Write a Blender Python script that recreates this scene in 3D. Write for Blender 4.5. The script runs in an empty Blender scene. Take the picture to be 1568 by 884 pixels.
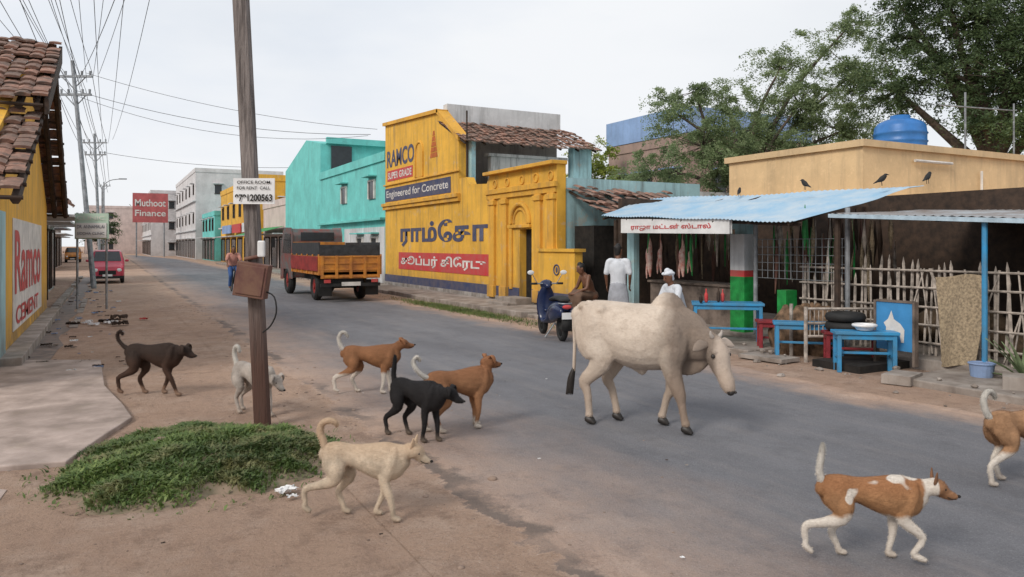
import bpy, math, random
import numpy as np
from mathutils import Vector, Matrix, noise
R=random.Random(11)
sc=bpy.context.scene
rad=math.radians
YAW=28.28
CY,SY=math.cos(rad(YAW)),math.sin(rad(YAW))
# world axes: +y runs along the street, +x across it (left->right).
def loc(X,Y):            # survey offsets (right, ahead of the view point) -> street axes
    return (X*CY+Y*SY, -X*SY+Y*CY)
# ------------------------------------------------------------------ helpers
def grp(name,x=0,y=0,z=0,rot=0,scale=1):
    e=bpy.data.objects.new(name,None); e.location=(x,y,z); e.rotation_euler=(0,0,rot); e.scale=(scale,)*3
    e.empty_display_size=.2
    sc.collection.objects.link(e); return e
def cr(P,sub):
    P=np.array(P,float)
    if sub<=1 or len(P)<3: return P
    Q=np.vstack([2*P[0]-P[1],P,2*P[-1]-P[-2]]); out=[]
    for i in range(1,len(Q)-2):
        for k in range(sub):
            t=k/sub
            out.append(.5*((2*Q[i])+(-Q[i-1]+Q[i+1])*t+(2*Q[i-1]-5*Q[i]+4*Q[i+1]-Q[i+2])*t*t+(-Q[i-1]+3*Q[i]-3*Q[i+1]+Q[i+2])*t**3))
    out.append(Q[-2]); return np.array(out)
class MB:
    def __init__(s): s.v=[];s.f=[];s.m=[];s.k=1
    def sx(s,k): s.v=[(p[0]*k,p[1],p[2]) for p in s.v]; return s
    def add(s,v,f,mi=0):
        o=len(s.v); s.v+=[tuple(p) for p in v]; s.f+=[tuple(i+o for i in q) for q in f]; s.m+=[mi]*len(f)
    def box(s,x0,x1,y0,y1,z0,z1,mi=0):
        s.add([(x0,y0,z0),(x1,y0,z0),(x1,y1,z0),(x0,y1,z0),(x0,y0,z1),(x1,y0,z1),(x1,y1,z1),(x0,y1,z1)],
          [(0,3,2,1),(4,5,6,7),(0,1,5,4),(1,2,6,5),(2,3,7,6),(3,0,4,7)],mi)
    def obox(s,c,size,rot=None,mi=0):
        M=rot.to_matrix() if rot else Matrix.Identity(3)
        a,b,d=[q/2 for q in size]
        v=[Vector(c)+M@Vector(p) for p in [(-a,-b,-d),(a,-b,-d),(a,b,-d),(-a,b,-d),(-a,-b,d),(a,-b,d),(a,b,d),(-a,b,d)]]
        s.add(v,[(0,3,2,1),(4,5,6,7),(0,1,5,4),(1,2,6,5),(2,3,7,6),(3,0,4,7)],mi)
    def prismx(s,poly,x0,x1,mi=0):
        n=len(poly); v=[(x0,a,b) for a,b in poly]+[(x1,a,b) for a,b in poly]
        s.add(v,[tuple(range(n)),tuple(range(2*n-1,n-1,-1))]+[(i,(i+1)%n,(i+1)%n+n,i+n) for i in range(n)],mi)
    def prismy(s,poly,y0,y1,mi=0):
        n=len(poly); v=[(a,y0,b) for a,b in poly]+[(a,y1,b) for a,b in poly]
        s.add(v,[tuple(range(n)),tuple(range(2*n-1,n-1,-1))]+[(i,(i+1)%n,(i+1)%n+n,i+n) for i in range(n)],mi)
    def prismz(s,poly,z0,z1,mi=0):
        n=len(poly); v=[(a,b,z0) for a,b in poly]+[(a,b,z1) for a,b in poly]
        s.add(v,[tuple(range(n-1,-1,-1)),tuple(range(n,2*n))]+[(i,(i+1)%n,(i+1)%n+n,i+n) for i in range(n)],mi)
    def cyl(s,p0,p1,r0,r1=None,n=12,mi=0):
        r1=r0 if r1 is None else r1
        p0,p1=Vector(p0),Vector(p1); T=(p1-p0).normalized()
        a=T.cross(Vector((0,0,1)) if abs(T.z)<.9 else Vector((1,0,0))).normalized(); b=T.cross(a)
        v=[]
        for p,r in((p0,r0),(p1,r1)):
            for i in range(n):
                w=2*math.pi*i/n; v.append(p+a*math.cos(w)*r+b*math.sin(w)*r)
        s.add(v,[(i,(i+1)%n,(i+1)%n+n,i+n) for i in range(n)]+[tuple(range(n-1,-1,-1)),tuple(range(n,2*n))],mi)
    def loft(s,pts,lat=(0,1,0),n=12,sub=3,mi=0):
        P=[tuple(p) if len(p)==5 else tuple(p)+(p[3],) for p in pts]
        P=cr(P,sub); C=P[:,:3]; ra=np.maximum(P[:,3],.001)*s.k; rb=np.maximum(P[:,4],.001)*s.k
        lat=Vector(lat); v=[]; rings=[]
        m=len(P)
        def ring(c,T,A,B):
            a=(lat-T*lat.dot(T))
            if a.length<1e-3: a=T.orthogonal()
            a.normalize(); b=T.cross(a); o=len(v)
            for i in range(n):
                w=2*math.pi*i/n; v.append(c+a*math.cos(w)*A+b*math.sin(w)*B)
            rings.append(o)
        Ts=[]
        for i in range(m):
            t=Vector(C[min(i+1,m-1)]-C[max(i-1,0)]); Ts.append(t.normalized() if t.length>1e-9 else Vector((0,0,1)))
        r0=min(ra[0],rb[0]); r1=min(ra[-1],rb[-1])
        for k in (65,35):
            q=rad(k); ring(Vector(C[0])-Ts[0]*r0*math.sin(q),Ts[0],ra[0]*math.cos(q),rb[0]*math.cos(q))
        for i in range(m): ring(Vector(C[i]),Ts[i],ra[i],rb[i])
        for k in (35,65):
            q=rad(k); ring(Vector(C[-1])+Ts[-1]*r1*math.sin(q),Ts[-1],ra[-1]*math.cos(q),rb[-1]*math.cos(q))
        f=[]
        for o,p in zip(rings[:-1],rings[1:]):
            for i in range(n): f.append((o+i,o+(i+1)%n,p+(i+1)%n,p+i))
        v.append(Vector(C[0])-Ts[0]*r0); v.append(Vector(C[-1])+Ts[-1]*r1)
        for i in range(n):
            f.append((len(v)-2,rings[0]+(i+1)%n,rings[0]+i)); f.append((len(v)-1,rings[-1]+i,rings[-1]+(i+1)%n))
        s.add(v,f,mi)
    def ball(s,c,r,mi=0,n=12,m=8):
        if not hasattr(r,'__len__'): r=(r,r,r)
        v=[(c[0],c[1],c[2]-r[2])]
        for j in range(1,m):
            ph=-math.pi/2+math.pi*j/m
            for i in range(n):
                w=2*math.pi*i/n; v.append((c[0]+r[0]*math.cos(ph)*math.cos(w),c[1]+r[1]*math.cos(ph)*math.sin(w),c[2]+r[2]*math.sin(ph)))
        v.append((c[0],c[1],c[2]+r[2])); f=[]
        for i in range(n): f.append((0,1+(i+1)%n,1+i))
        for j in range(m-2):
            for i in range(n): f.append((1+j*n+i,1+j*n+(i+1)%n,1+(j+1)*n+(i+1)%n,1+(j+1)*n+i))
        L=len(v)-1
        for i in range(n): f.append((L,1+(m-2)*n+i,1+(m-2)*n+(i+1)%n))
        s.add(v,f,mi)
    def torus(s,c,R0,r,axis=(1,0,0),n=24,m=8,mi=0,a0=0,a1=2*math.pi):
        ax=Vector(axis).normalized(); u=ax.orthogonal().normalized() if abs(ax.z)>.9 else ax.cross(Vector((0,0,1))).normalized(); w=ax.cross(u)
        if w.z<0: w=-w
        full=abs(a1-a0-2*math.pi)<1e-6; nn=n if full else n+1; v=[]
        for i in range(nn):
            A=a0+(a1-a0)*i/n; d=u*math.cos(A)+w*math.sin(A)
            for j in range(m):
                B=2*math.pi*j/m; v.append(Vector(c)+d*(R0+r*math.cos(B))+ax*r*math.sin(B))
        f=[]
        for i in range(n):
            i2=(i+1)%nn
            for j in range(m): f.append((i*m+j,i2*m+j,i2*m+(j+1)%m,i*m+(j+1)%m))
        s.add(v,f,mi)
    def obj(s,name,parent,mats,smooth=False,remesh=None,bevel=None,sm=6,world=True):
        me=bpy.data.meshes.new(name)
        o=Vector((0,0,0))
        if parent is not None and world: o=Vector(parent.location)
        me.from_pydata([(p[0]-o[0],p[1]-o[1],p[2]-o[2]) for p in s.v],[],s.f)
        if not isinstance(mats,(list,tuple)): mats=[mats]
        for m in mats: me.materials.append(m)
        if len(mats)>1: me.polygons.foreach_set('material_index',s.m)
        if smooth: me.polygons.foreach_set('use_smooth',[True]*len(me.polygons))
        ob=bpy.data.objects.new(name,me); sc.collection.objects.link(ob)
        if parent is not None: ob.parent=parent
        if remesh:
            q=ob.modifiers.new('r','REMESH'); q.mode='VOXEL'; q.voxel_size=remesh; q.use_smooth_shade=True
            q=ob.modifiers.new('s','SMOOTH'); q.iterations=sm; q.factor=.5
        if bevel:
            q=ob.modifiers.new('b','BEVEL'); q.width=bevel; q.segments=2; q.limit_method='ANGLE'
        return ob
def fuzz(ob,parent,mat,per,ln,w,vox):
    dg=bpy.context.evaluated_depsgraph_get(); ev=ob.evaluated_get(dg); me=ev.to_mesh(); n=len(me.polygons)
    C=np.empty(n*3); me.polygons.foreach_get('center',C); N_=np.empty(n*3); me.polygons.foreach_get('normal',N_); ev.to_mesh_clear()
    C=C.reshape(-1,3); N_=N_.reshape(-1,3); rs=np.random.RandomState(3)
    C=np.repeat(C,per,0); N_=np.repeat(N_,per,0); n=len(C)
    T=rs.normal(0,.28,(n,3))+np.array([-.9,0,-.45]); T-=N_*(T*N_).sum(1)[:,None]
    D=N_*.28+T*.9; D/=np.linalg.norm(D,axis=1)[:,None]+1e-9
    S=np.cross(D,N_); S/=np.linalg.norm(S,axis=1)[:,None]+1e-9
    C=C+rs.uniform(-.5,.5,(n,3))*vox; C-=N_*.0015; L=ln*rs.uniform(.5,1.3,n)[:,None]
    V=np.stack([C-S*w,C+S*w,C+D*L],1).reshape(-1,3)
    m2=bpy.data.meshes.new('coat'); m2.from_pydata(V.tolist(),[],np.arange(n*3).reshape(-1,3).tolist()); m2.materials.append(mat)
    o2=bpy.data.objects.new('coat_hair',m2); sc.collection.objects.link(o2); o2.parent=parent
# ------------------------------------------------------------------ materials
def nmat(name):
    m=bpy.data.materials.new(name); m.use_nodes=True; nt=m.node_tree
    return m,nt,nt.nodes['Principled BSDF']
def mix(nt,f,a,b,mode='MIX'):
    n=nt.nodes.new('ShaderNodeMix'); n.data_type='RGBA'; n.blend_type=mode
    for i,x in((0,f),(6,a),(7,b)):
        if isinstance(x,bpy.types.NodeSocket): nt.links.new(x,n.inputs[i])
        elif i==0: n.inputs[0].default_value=x
        else: n.inputs[i].default_value=tuple(x)[:3]+(1,)
    return n.outputs[2]
def coord(nt,scale=(1,1,1),which='Object'):
    t=nt.nodes.new('ShaderNodeTexCoord'); m=nt.nodes.new('ShaderNodeMapping'); m.inputs['Scale'].default_value=scale
    nt.links.new(t.outputs[which],m.inputs[0]); return m.outputs[0]
def nz(nt,vec,scale,detail=6,rough=.6):
    n=nt.nodes.new('ShaderNodeTexNoise'); n.inputs['Scale'].default_value=scale; n.inputs['Detail'].default_value=detail; n.inputs['Roughness'].default_value=rough
    nt.links.new(vec,n.inputs['Vector']); return n.outputs['Fac']
def mr(nt,v,a,b,c=0,d=1):
    n=nt.nodes.new('ShaderNodeMapRange'); n.clamp=True
    nt.links.new(v,n.inputs[0])
    for i,x in enumerate((a,b,c,d)): n.inputs[i+1].default_value=x
    return n.outputs[0]
def mth(nt,op,a,b=None):
    n=nt.nodes.new('ShaderNodeMath'); n.operation=op
    for i,x in enumerate((a,b)):
        if x is None: continue
        if isinstance(x,bpy.types.NodeSocket): nt.links.new(x,n.inputs[i])
        else: n.inputs[i].default_value=x
    return n.outputs[0]
def sep(nt,vec):
    n=nt.nodes.new('ShaderNodeSeparateXYZ'); nt.links.new(vec,n.inputs[0]); return n.outputs
def bump(nt,b,h,strength=.3,dist=.02):
    n=nt.nodes.new('ShaderNodeBump'); n.inputs['Strength'].default_value=strength; n.inputs['Distance'].default_value=dist
    nt.links.new(h,n.inputs['Height']); nt.links.new(n.outputs[0],b.inputs['Normal'])
def dk(c,k): return tuple(x*k for x in c)
def pm(name,c,rough=.6,var=.2,scale=6,metal=0,bm=.15,c2=None,amt=1):
    m,nt,b=nmat(name); v=coord(nt)
    f=mr(nt,nz(nt,v,scale,6),.35,.65)
    c2=c2 or dk(c,1-var*1.6)
    nt.links.new(mix(nt,f,c,c2),b.inputs['Base Color']); b.inputs['Roughness'].default_value=rough; b.inputs['Metallic'].default_value=metal
    if bm: bump(nt,b,nz(nt,v,scale*6,4),bm,.01)
    return m
def wall(name,c,dirt=.35,grime=(.12,.09,.07),gh=.9,streak=(.09,.085,.08),peel=0):
    m,nt,b=nmat(name); v=coord(nt)
    x=mix(nt,mr(nt,nz(nt,v,.9,8,.65),.35,.7),c,dk(c,.72))
    x=mix(nt,mth(nt,'MULTIPLY',mr(nt,nz(nt,v,5,8,.7),.55,.7),.35),x,[min(1,q*1.25+.03) for q in c])
    if peel: x=mix(nt,mth(nt,'MULTIPLY',mr(nt,nz(nt,v,2.2,10,.75),.58,.62),peel),x,(.50,.42,.33))
    st=mr(nt,nz(nt,coord(nt,(2.2,2.2,.22)),1.6,7,.7),.50,.72)
    x=mix(nt,mth(nt,'MULTIPLY',st,dirt),x,streak)
    z=sep(nt,v)[2]
    g=mth(nt,'MULTIPLY',mr(nt,z,gh,0),mr(nt,nz(nt,v,2.5,6),.3,.65))
    x=mix(nt,mth(nt,'MULTIPLY',g,min(1,dirt*1.8)),x,grime)
    nt.links.new(x,b.inputs['Base Color']); b.inputs['Roughness'].default_value=.85
    bump(nt,b,nz(nt,v,14,6),.25,.02)
    return m
def leafmat(name,a,b_,tr=.3,c=None):
    m,nt,b=nmat(name)
    g=nt.nodes.new('ShaderNodeNewGeometry')
    v=coord(nt)
    x=mix(nt,g.outputs['Random Per Island'],a,b_)
    x=mix(nt,mr(nt,nz(nt,v,.9,3),.35,.65),x,dk(a,.6))
    if c: x=mix(nt,mr(nt,nz(nt,v,3.5,5,.7),.5,.66),x,c)
    nt.links.new(x,b.inputs['Base Color']); b.inputs['Roughness'].default_value=.6
    t=nt.nodes.new('ShaderNodeBsdfTranslucent'); nt.links.new(x,t.inputs[0])
    ms=nt.nodes.new('ShaderNodeMixShader'); ms.inputs[0].default_value=tr
    nt.links.new(b.outputs[0],ms.inputs[1]); nt.links.new(t.outputs[0],ms.inputs[2])
    nt.links.new(ms.outputs[0],nt.nodes['Material Output'].inputs[0]); return m
def fur(name,c,back=None,legz=None,legc=None,head=None,headx=(.3,.4),collar=None,patch=None,side=None):
    m,nt,b=nmat(name); v=coord(nt); s=sep(nt,v)
    n2=nz(nt,v,7,3)
    x=mix(nt,mr(nt,nz(nt,v,6,5,.65),.38,.62),c,dk(c,.66))
    wob=mth(nt,'ADD',s[2],mth(nt,'MULTIPLY',n2,.10)); wx=mth(nt,'ADD',s[0],mth(nt,'MULTIPLY',n2,.12))
    if back: x=mix(nt,mth(nt,'MULTIPLY',mr(nt,wob,back[1],back[2]),.8),x,back[0])
    if legz: x=mix(nt,mr(nt,wob,legz+.08,legz+.05),x,legc)
    if patch: x=mix(nt,mr(nt,nz(nt,v,4.5,1.5,.4),patch[1],patch[1]+.02),x,patch[0])
    if collar: x=mix(nt,mth(nt,'MULTIPLY',mr(nt,wx,collar[1],collar[1]+.02),mr(nt,wx,collar[2]+.02,collar[2])),x,collar[0])
    if head: x=mix(nt,mr(nt,s[0],headx[0],headx[1]),x,head)
    x=mix(nt,mth(nt,'MULTIPLY',mr(nt,wob,.14,.06),.5),x,(.30,.22,.16))
    fine=nz(nt,coord(nt,(1,2.5,2.5)),45,4,.7)
    x=mix(nt,mth(nt,'MULTIPLY',mr(nt,fine,.42,.7),.25),x,dk(c,.25),'MIX')
    nt.links.new(x,b.inputs['Base Color']); b.inputs['Roughness'].default_value=.8
    b.inputs['Specular IOR Level'].default_value=.25
    bump(nt,b,fine,.4,.006); return m
# base
m_yel=wall('ochre_plaster',(.80,.445,.055),.55,peel=.4)
m_yel2=wall('ochre_trim',(.74,.39,.05),.45,peel=.3)
m_cream=wall('cream_plaster',(.76,.54,.30),.3)
m_creamb=wall('cream_trim',(.68,.49,.28),.2)
m_turq=wall('turquoise_plaster',(.17,.60,.56),.25)
m_lturq=wall('pale_blue_plaster',(.38,.60,.64),.7,peel=.5)
m_white=wall('white_plaster',(.64,.65,.66),.45)
m_grey=wall('weathered_grey_plaster',(.46,.44,.42),.95,streak=(.05,.05,.05))
m_pink=wall('pale_pink_plaster',(.66,.54,.50),.2)
m_haze=wall('haze_paled_plaster',(.66,.64,.64),.12)  # distance haze put into the wall colour of the far houses
m_brick=wall('brown_plaster',(.36,.25,.21),.5)
m_bluew=wall('blue_plaster',(.26,.38,.62),.3)
m_conc=wall('concrete',(.44,.39,.35),.5)
m_green=pm('green_paint',(.02,.32,.07),.45,.3)
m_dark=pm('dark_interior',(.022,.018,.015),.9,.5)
m_dbrown=pm('dark_timber',(.06,.035,.022),.8,.4)
m_glass=pm('dark_window_glass',(.03,.035,.04),.2,.2,bm=0)
m_navy=pm('navy_letter_paint',(.035,.05,.12),.7,.35,3,c2=(.10,.09,.12))
m_red=pm('red_letter_paint',(.54,.035,.04),.7,.25,3,c2=(.45,.09,.08))
m_orng=pm('orange_letter_paint',(.55,.14,.02),.7,.25,3)
m_wp=pm('white_letter_paint',(.74,.71,.67),.7,.2,3)
m_signw=pm('white_sign_enamel',(.76,.76,.76),.5,.12,3)
m_tin=pm('blue_tin',(.26,.44,.60),.5,.25,2,.1,c2=(.44,.53,.60))
m_tin2=pm('grey_tin',(.34,.36,.38),.5,.3,2,.1,c2=(.20,.16,.14))
m_tblue=pm('blue_table_paint',(.03,.28,.56),.45,.2,5,c2=(.06,.20,.34))
m_tred=pm('red_bench_paint',(.30,.03,.04),.5,.3,5)
m_wood=pm('weathered_pole_wood',(.22,.17,.14),.85,.45,3,bm=.4)
m_steel=pm('grey_steel',(.34,.36,.38),.5,.3,metal=.3)
m_rust=pm('rusty_maroon_steel',(.10,.035,.03),.7,.5,7,c2=(.16,.08,.05))
m_black=pm('black_rubber',(.018,.018,.018),.75,.3)
m_bamb=pm('weathered_bamboo',(.54,.47,.41),.8,.4,8)
m_mat=pm('woven_mat_straw',(.46,.36,.24),.9,.35,30,bm=.8)
m_skin=pm('brown_skin',(.18,.08,.045),.55,.15,9,bm=.05)
m_hair=pm('black_hair',(.012,.010,.009),.6,.3,30)
m_shirt=pm('white_cotton',(.66,.69,.74),.9,.12,6,bm=.3)
m_lungi=pm('pale_lungi_cloth',(.45,.47,.52),.9,.2,6,bm=.3)
m_meat=pm('raw_meat',(.55,.20,.16),.4,.4,12,c2=(.70,.55,.48))
m_leaf1=leafmat('light_foliage',(.20,.28,.12),(.35,.42,.22),.45)
m_leaf2=leafmat('dark_foliage',(.07,.12,.045),(.15,.21,.08),.35)
m_leaf3=leafmat('yellow_green_foliage',(.28,.36,.06),(.42,.46,.10),.35)
m_grass=leafmat('grass_blades',(.075,.14,.03),(.24,.31,.09),.3,c=(.24,.23,.10))
m_bark=pm('bark',(.12,.09,.07),.9,.4,8,bm=.6)
m_tile,nt,b=nmat('clay_roof_tiles')
g=nt.nodes.new('ShaderNodeNewGeometry'); v=coord(nt)
x=mix(nt,g.outputs['Random Per Island'],(.33,.17,.12),(.17,.11,.085))
x=mix(nt,mr(nt,nz(nt,v,3,8,.7),.45,.68),x,(.08,.065,.055)); x=mix(nt,mr(nt,nz(nt,v,9,4),.58,.75),x,(.38,.28,.23))
nt.links.new(x,b.inputs['Base Color']); b.inputs['Roughness'].default_value=.9; bump(nt,b,nz(nt,v,20,5),.4,.02)
# ground
def earth(nt,v):
    x=mix(nt,mr(nt,nz(nt,v,.35,8,.65),.35,.65),(.50,.345,.255),(.37,.245,.18))
    x=mix(nt,mth(nt,'MULTIPLY',mr(nt,nz(nt,v,1.4,8,.7),.48,.66),.7),x,(.56,.42,.335))
    x=mix(nt,mth(nt,'MULTIPLY',mr(nt,nz(nt,v,2.7,11,.8),.51,.66),.8),x,(.23,.15,.11))
    x=mix(nt,mth(nt,'MULTIPLY',mr(nt,nz(nt,coord(nt,(1.4,.4,1)),1.9,9,.75),.52,.68),.6),x,(.29,.195,.15))
    x=mix(nt,mth(nt,'MULTIPLY',mr(nt,nz(nt,v,22,8,.8),.54,.64),.5),x,(.25,.17,.13))
    x=mix(nt,mth(nt,'MULTIPLY',mr(nt,nz(nt,v,60,5,.7),.58,.66),.6),x,(.16,.115,.09))
    x=mix(nt,mth(nt,'MULTIPLY',mr(nt,nz(nt,v,95,3,.7),.62,.67),.6),x,(.66,.58,.50))
    return x
def earth_h(nt,v): return mth(nt,'ADD',nz(nt,v,3,10,.75),mth(nt,'MULTIPLY',nz(nt,v,26,7,.75),.45))
def ground_mat():
    m,nt,b=nmat('dusty_earth'); v=coord(nt)
    nt.links.new(earth(nt,v),b.inputs['Base Color']); b.inputs['Roughness'].default_value=.95; b.inputs['Specular IOR Level'].default_value=.3
    bump(nt,b,earth_h(nt,v),1.0,.08); return m
def asphalt_mat():
    m,nt,b=nmat('dusty_asphalt'); v=coord(nt); s=sep(nt,v)
    x=mix(nt,mr(nt,nz(nt,coord(nt,(1,.25,1)),.9,7,.6),.35,.65),(.190,.190,.205),(.135,.135,.148))
    x=mix(nt,mth(nt,'MULTIPLY',mr(nt,nz(nt,v,80,4,.75),.5,.7),.5),x,(.32,.32,.33))
    x=mix(nt,mth(nt,'MULTIPLY',mr(nt,nz(nt,v,110,3,.75),.55,.68),.6),x,(.06,.06,.065))
    x=mix(nt,mth(nt,'MULTIPLY',mr(nt,nz(nt,v,2.2,10,.78),.50,.68),.5),x,(.095,.095,.104))
    x=mix(nt,mth(nt,'MULTIPLY',mr(nt,nz(nt,coord(nt,(2.2,.30,1)),1.5,8,.72),.50,.70),.4),x,(.27,.245,.235))
    e=earth(nt,v)
    nn=nz(nt,coord(nt,(1,.5,1)),1.1,10,.72)
    w=mth(nt,'ADD',s[0],mth(nt,'MULTIPLY',nn,2.4))
    d=mth(nt,'MAXIMUM',mth(nt,'MULTIPLY',mth(nt,'POWER',mr(nt,w,5.4,3.3),1.3),.88),mr(nt,w,8.5,9.4))
    w2=mth(nt,'ADD',s[0],mth(nt,'MULTIPLY',nz(nt,v,1.6,10,.7),.9))
    rim=mth(nt,'MULTIPLY',mr(nt,w2,2.66,2.70),mr(nt,w2,2.90,2.80)); rim=mth(nt,'MULTIPLY',rim,mr(nt,nz(nt,v,.7,4),.40,.55))
    x=mix(nt,d,x,e)
    x=mix(nt,mth(nt,'MULTIPLY',rim,.75),x,(.10,.085,.078))
    eg=mr(nt,w2,2.70,2.64)
    x=mix(nt,eg,x,e)
    nt.links.new(x,b.inputs['Base Color']); b.inputs['Roughness'].default_value=.95
    b.inputs['Specular IOR Level'].default_value=.3
    h=mth(nt,'ADD',mth(nt,'MULTIPLY',nz(nt,v,60,5,.7),.16),mth(nt,'MULTIPLY',nz(nt,v,2.5,8,.7),.2)); h=mth(nt,'ADD',h,.55)
    a=mth(nt,'MULTIPLY',earth_h(nt,v),eg); c=mth(nt,'MULTIPLY',h,mth(nt,'SUBTRACT',1.0,eg))
    bump(nt,b,mth(nt,'ADD',a,c),1.0,.08); return m
m_ground=ground_mat(); m_asph=asphalt_mat()
m_slab=wall('worn_concrete_slab',(.55,.44,.39),.4,streak=(.33,.25,.21),peel=.3)
# ------------------------------------------------------------------ world, sun, camera
w=bpy.data.worlds.new('World'); sc.world=w; w.use_nodes=True; nt=w.node_tree
bg=nt.nodes['Background']; sky=nt.nodes.new('ShaderNodeTexSky'); sky.sky_type='NISHITA'; sky.sun_disc=False
sky.sun_elevation=rad(38); sky.sun_rotation=rad(248); sky.air_density=1.2; sky.dust_density=2.5
tc=nt.nodes.new('ShaderNodeTexCoord'); mp=nt.nodes.new('ShaderNodeMapping'); mp.inputs['Scale'].default_value=(1,1,3.0)
nt.links.new(tc.outputs['Generated'],mp.inputs[0])
f=mr(nt,nz(nt,mp.outputs[0],1.5,6,.5),.30,.60,.82,1)
f2=mr(nt,nz(nt,mp.outputs[0],2.2,6,.5),.42,.66)
cl=mix(nt,f2,(9.3,9.5,9.8),(8.0,8.5,9.25))
x=mix(nt,f,sky.outputs[0],cl)
nt.links.new(x,bg.inputs[0]); bg.inputs[1].default_value=.098
sun=bpy.data.lights.new('sun','SUN'); sun.energy=2.1; sun.angle=rad(18); sun.color=(1,.93,.84)
so=bpy.data.objects.new('sun',sun); so.rotation_euler=(rad(52),0,rad(-68)); sc.collection.objects.link(so)
cam=bpy.data.cameras.new('camera'); co=bpy.data.objects.new('camera',cam); sc.collection.objects.link(co)
co.location=(0,0,1.8); co.rotation_euler=(rad(90),0,rad(-YAW)); cam.sensor_width=36; cam.lens=26.4; cam.shift_y=-.0427; cam.clip_end=2000
sc.camera=co
sc.view_settings.view_transform='Standard'
# ------------------------------------------------------------------ ground, road
b=MB(); b.add([(-500,-60,0),(600,-60,0),(600,900,0),(-500,900,0)],[(0,1,2,3)]); b.obj('ground',None,m_ground)
b=MB(); L=[];Rr=[]
ys=[-30+i*.2 for i in range(660)]+[103+i*10 for i in range(60)]
for y in ys:
    k=noise.noise(Vector((y*.4,23,0)))*.25+noise.noise(Vector((y*2.3,17,0)))*.1
    cur=-max(0,y-90)**1.35*.02
    L.append((1.55+cur,y,.004)); Rr.append((8.15+k+cur,y,.004))
n=len(ys); b.add(L+Rr,[(i,i+n,i+1+n,i+1) for i in range(n-1)]); b.obj('road',None,m_asph)
# left concrete slab
g=grp('concrete_slab',*loc(-5.3,8))
b=MB(); poly=[loc(-9.5,11.4),loc(-6.3,11.5),loc(-5.1,9.4),loc(-4.3,8.3),loc(-3.88,7.67),loc(-3.75,6.8),loc(-3.62,6.1),loc(-4.1,5.95),loc(-5.2,5.9),loc(-9,5.8)]
b.prismz(poly[::-1],-.05,.045); b.obj('slab',g,m_slab,bevel=.012)
b=MB(); poly=[loc(-9,5.65),loc(-4.4,5.7),loc(-3.7,5.5),loc(-3.4,4.8),loc(-3.2,3.2),loc(-8,2.5)]
b.prismz(poly[::-1],-.05,.006); b.obj('lower_slab',g,m_slab)
# right pavements
g=grp('sidewalk',9.7,30)
b=MB()
y=16.2
while y<75:
    L_=R.uniform(1.2,2.6); b.box(8.95+R.uniform(-.04,.04),10.52,y,y+L_-.01,-.02,.13+R.uniform(-.012,.012)); y+=L_
y=4
while y<16:
    L_=R.uniform(1.8,2.6)
    if not(6.7<y+L_/2<7.9): b.box(9.05+R.uniform(-.12,.12),10.3,y,y+L_-.01,-.02,.09+R.uniform(-.01,.01))
    y+=L_
b.box(10.32,16,2,16.1,-.02,.16)
b.obj('paving',g,m_conc,bevel=.015)
b=MB(); b.box(9.2,10.3,6.9,7.7,.0,.105); b.obj('drain_hole_shade',g,m_dark)  # solid block, no hole: the drain's inner shade is painted as dark colour
# left drain
g=grp('roadside_drain',-1,16)
b=MB(); y=12
while y<46:
    L_=R.uniform(.8,2); 
    if R.random()<.8: b.box(-1.38,-1.2,y,y+L_-.03,-.01,.09+R.uniform(-.03,.03))
    if R.random()<.6: b.box(-.72+R.uniform(-.03,.03),-.58,y,y+L_-.05,-.01,.05+R.uniform(-.03,.02))
    y+=L_
b.obj('drain_edges',g,m_conc,bevel=.01)
b=MB(); P=[]
for i in range(60):
    y=12+i*.6; P.append((-1.2+R.uniform(-.02,.06),y,.009)); P.append((-.72+R.uniform(-.12,.05),y,.009))
b.add(P,[(2*i,2*i+1,2*i+3,2*i+2) for i in range(59)]); b.obj('drain_mud',g,pm('drain_mud',(.09,.075,.065),.6,.5,4,c2=(.22,.16,.13)))
# ------------------------------------------------------------------ text
def text(parent,name,s,mat,org,xd,w,h,bold=.0,shear=0):
    c=bpy.data.curves.new('t','FONT'); c.body=s; c.offset=bold; c.shear=shear; c.fill_mode='BOTH'
    o=bpy.data.objects.new('t',c); sc.collection.objects.link(o)
    dg=bpy.context.evaluated_depsgraph_get(); dg.update()
    me=bpy.data.meshes.new_from_object(o.evaluated_get(dg)); bpy.data.objects.remove(o)
    if len(me.vertices)==0: return
    V=np.array([v.co[:] for v in me.vertices]); mn,mx=V.min(0),V.max(0)
    xd=Vector(xd).normalized(); pl=Vector(parent.location)
    for v,p in zip(me.vertices,V):
        v.co=Vector(org)+xd*((p[0]-mn[0])/(mx[0]-mn[0])*w)+Vector((0,0,1))*((p[1]-mn[1])/(mx[1]-mn[1])*h)-pl
    me.materials.clear(); me.materials.append(mat)
    q=bpy.data.objects.new(name,me); sc.collection.objects.link(q); q.parent=parent
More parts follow.
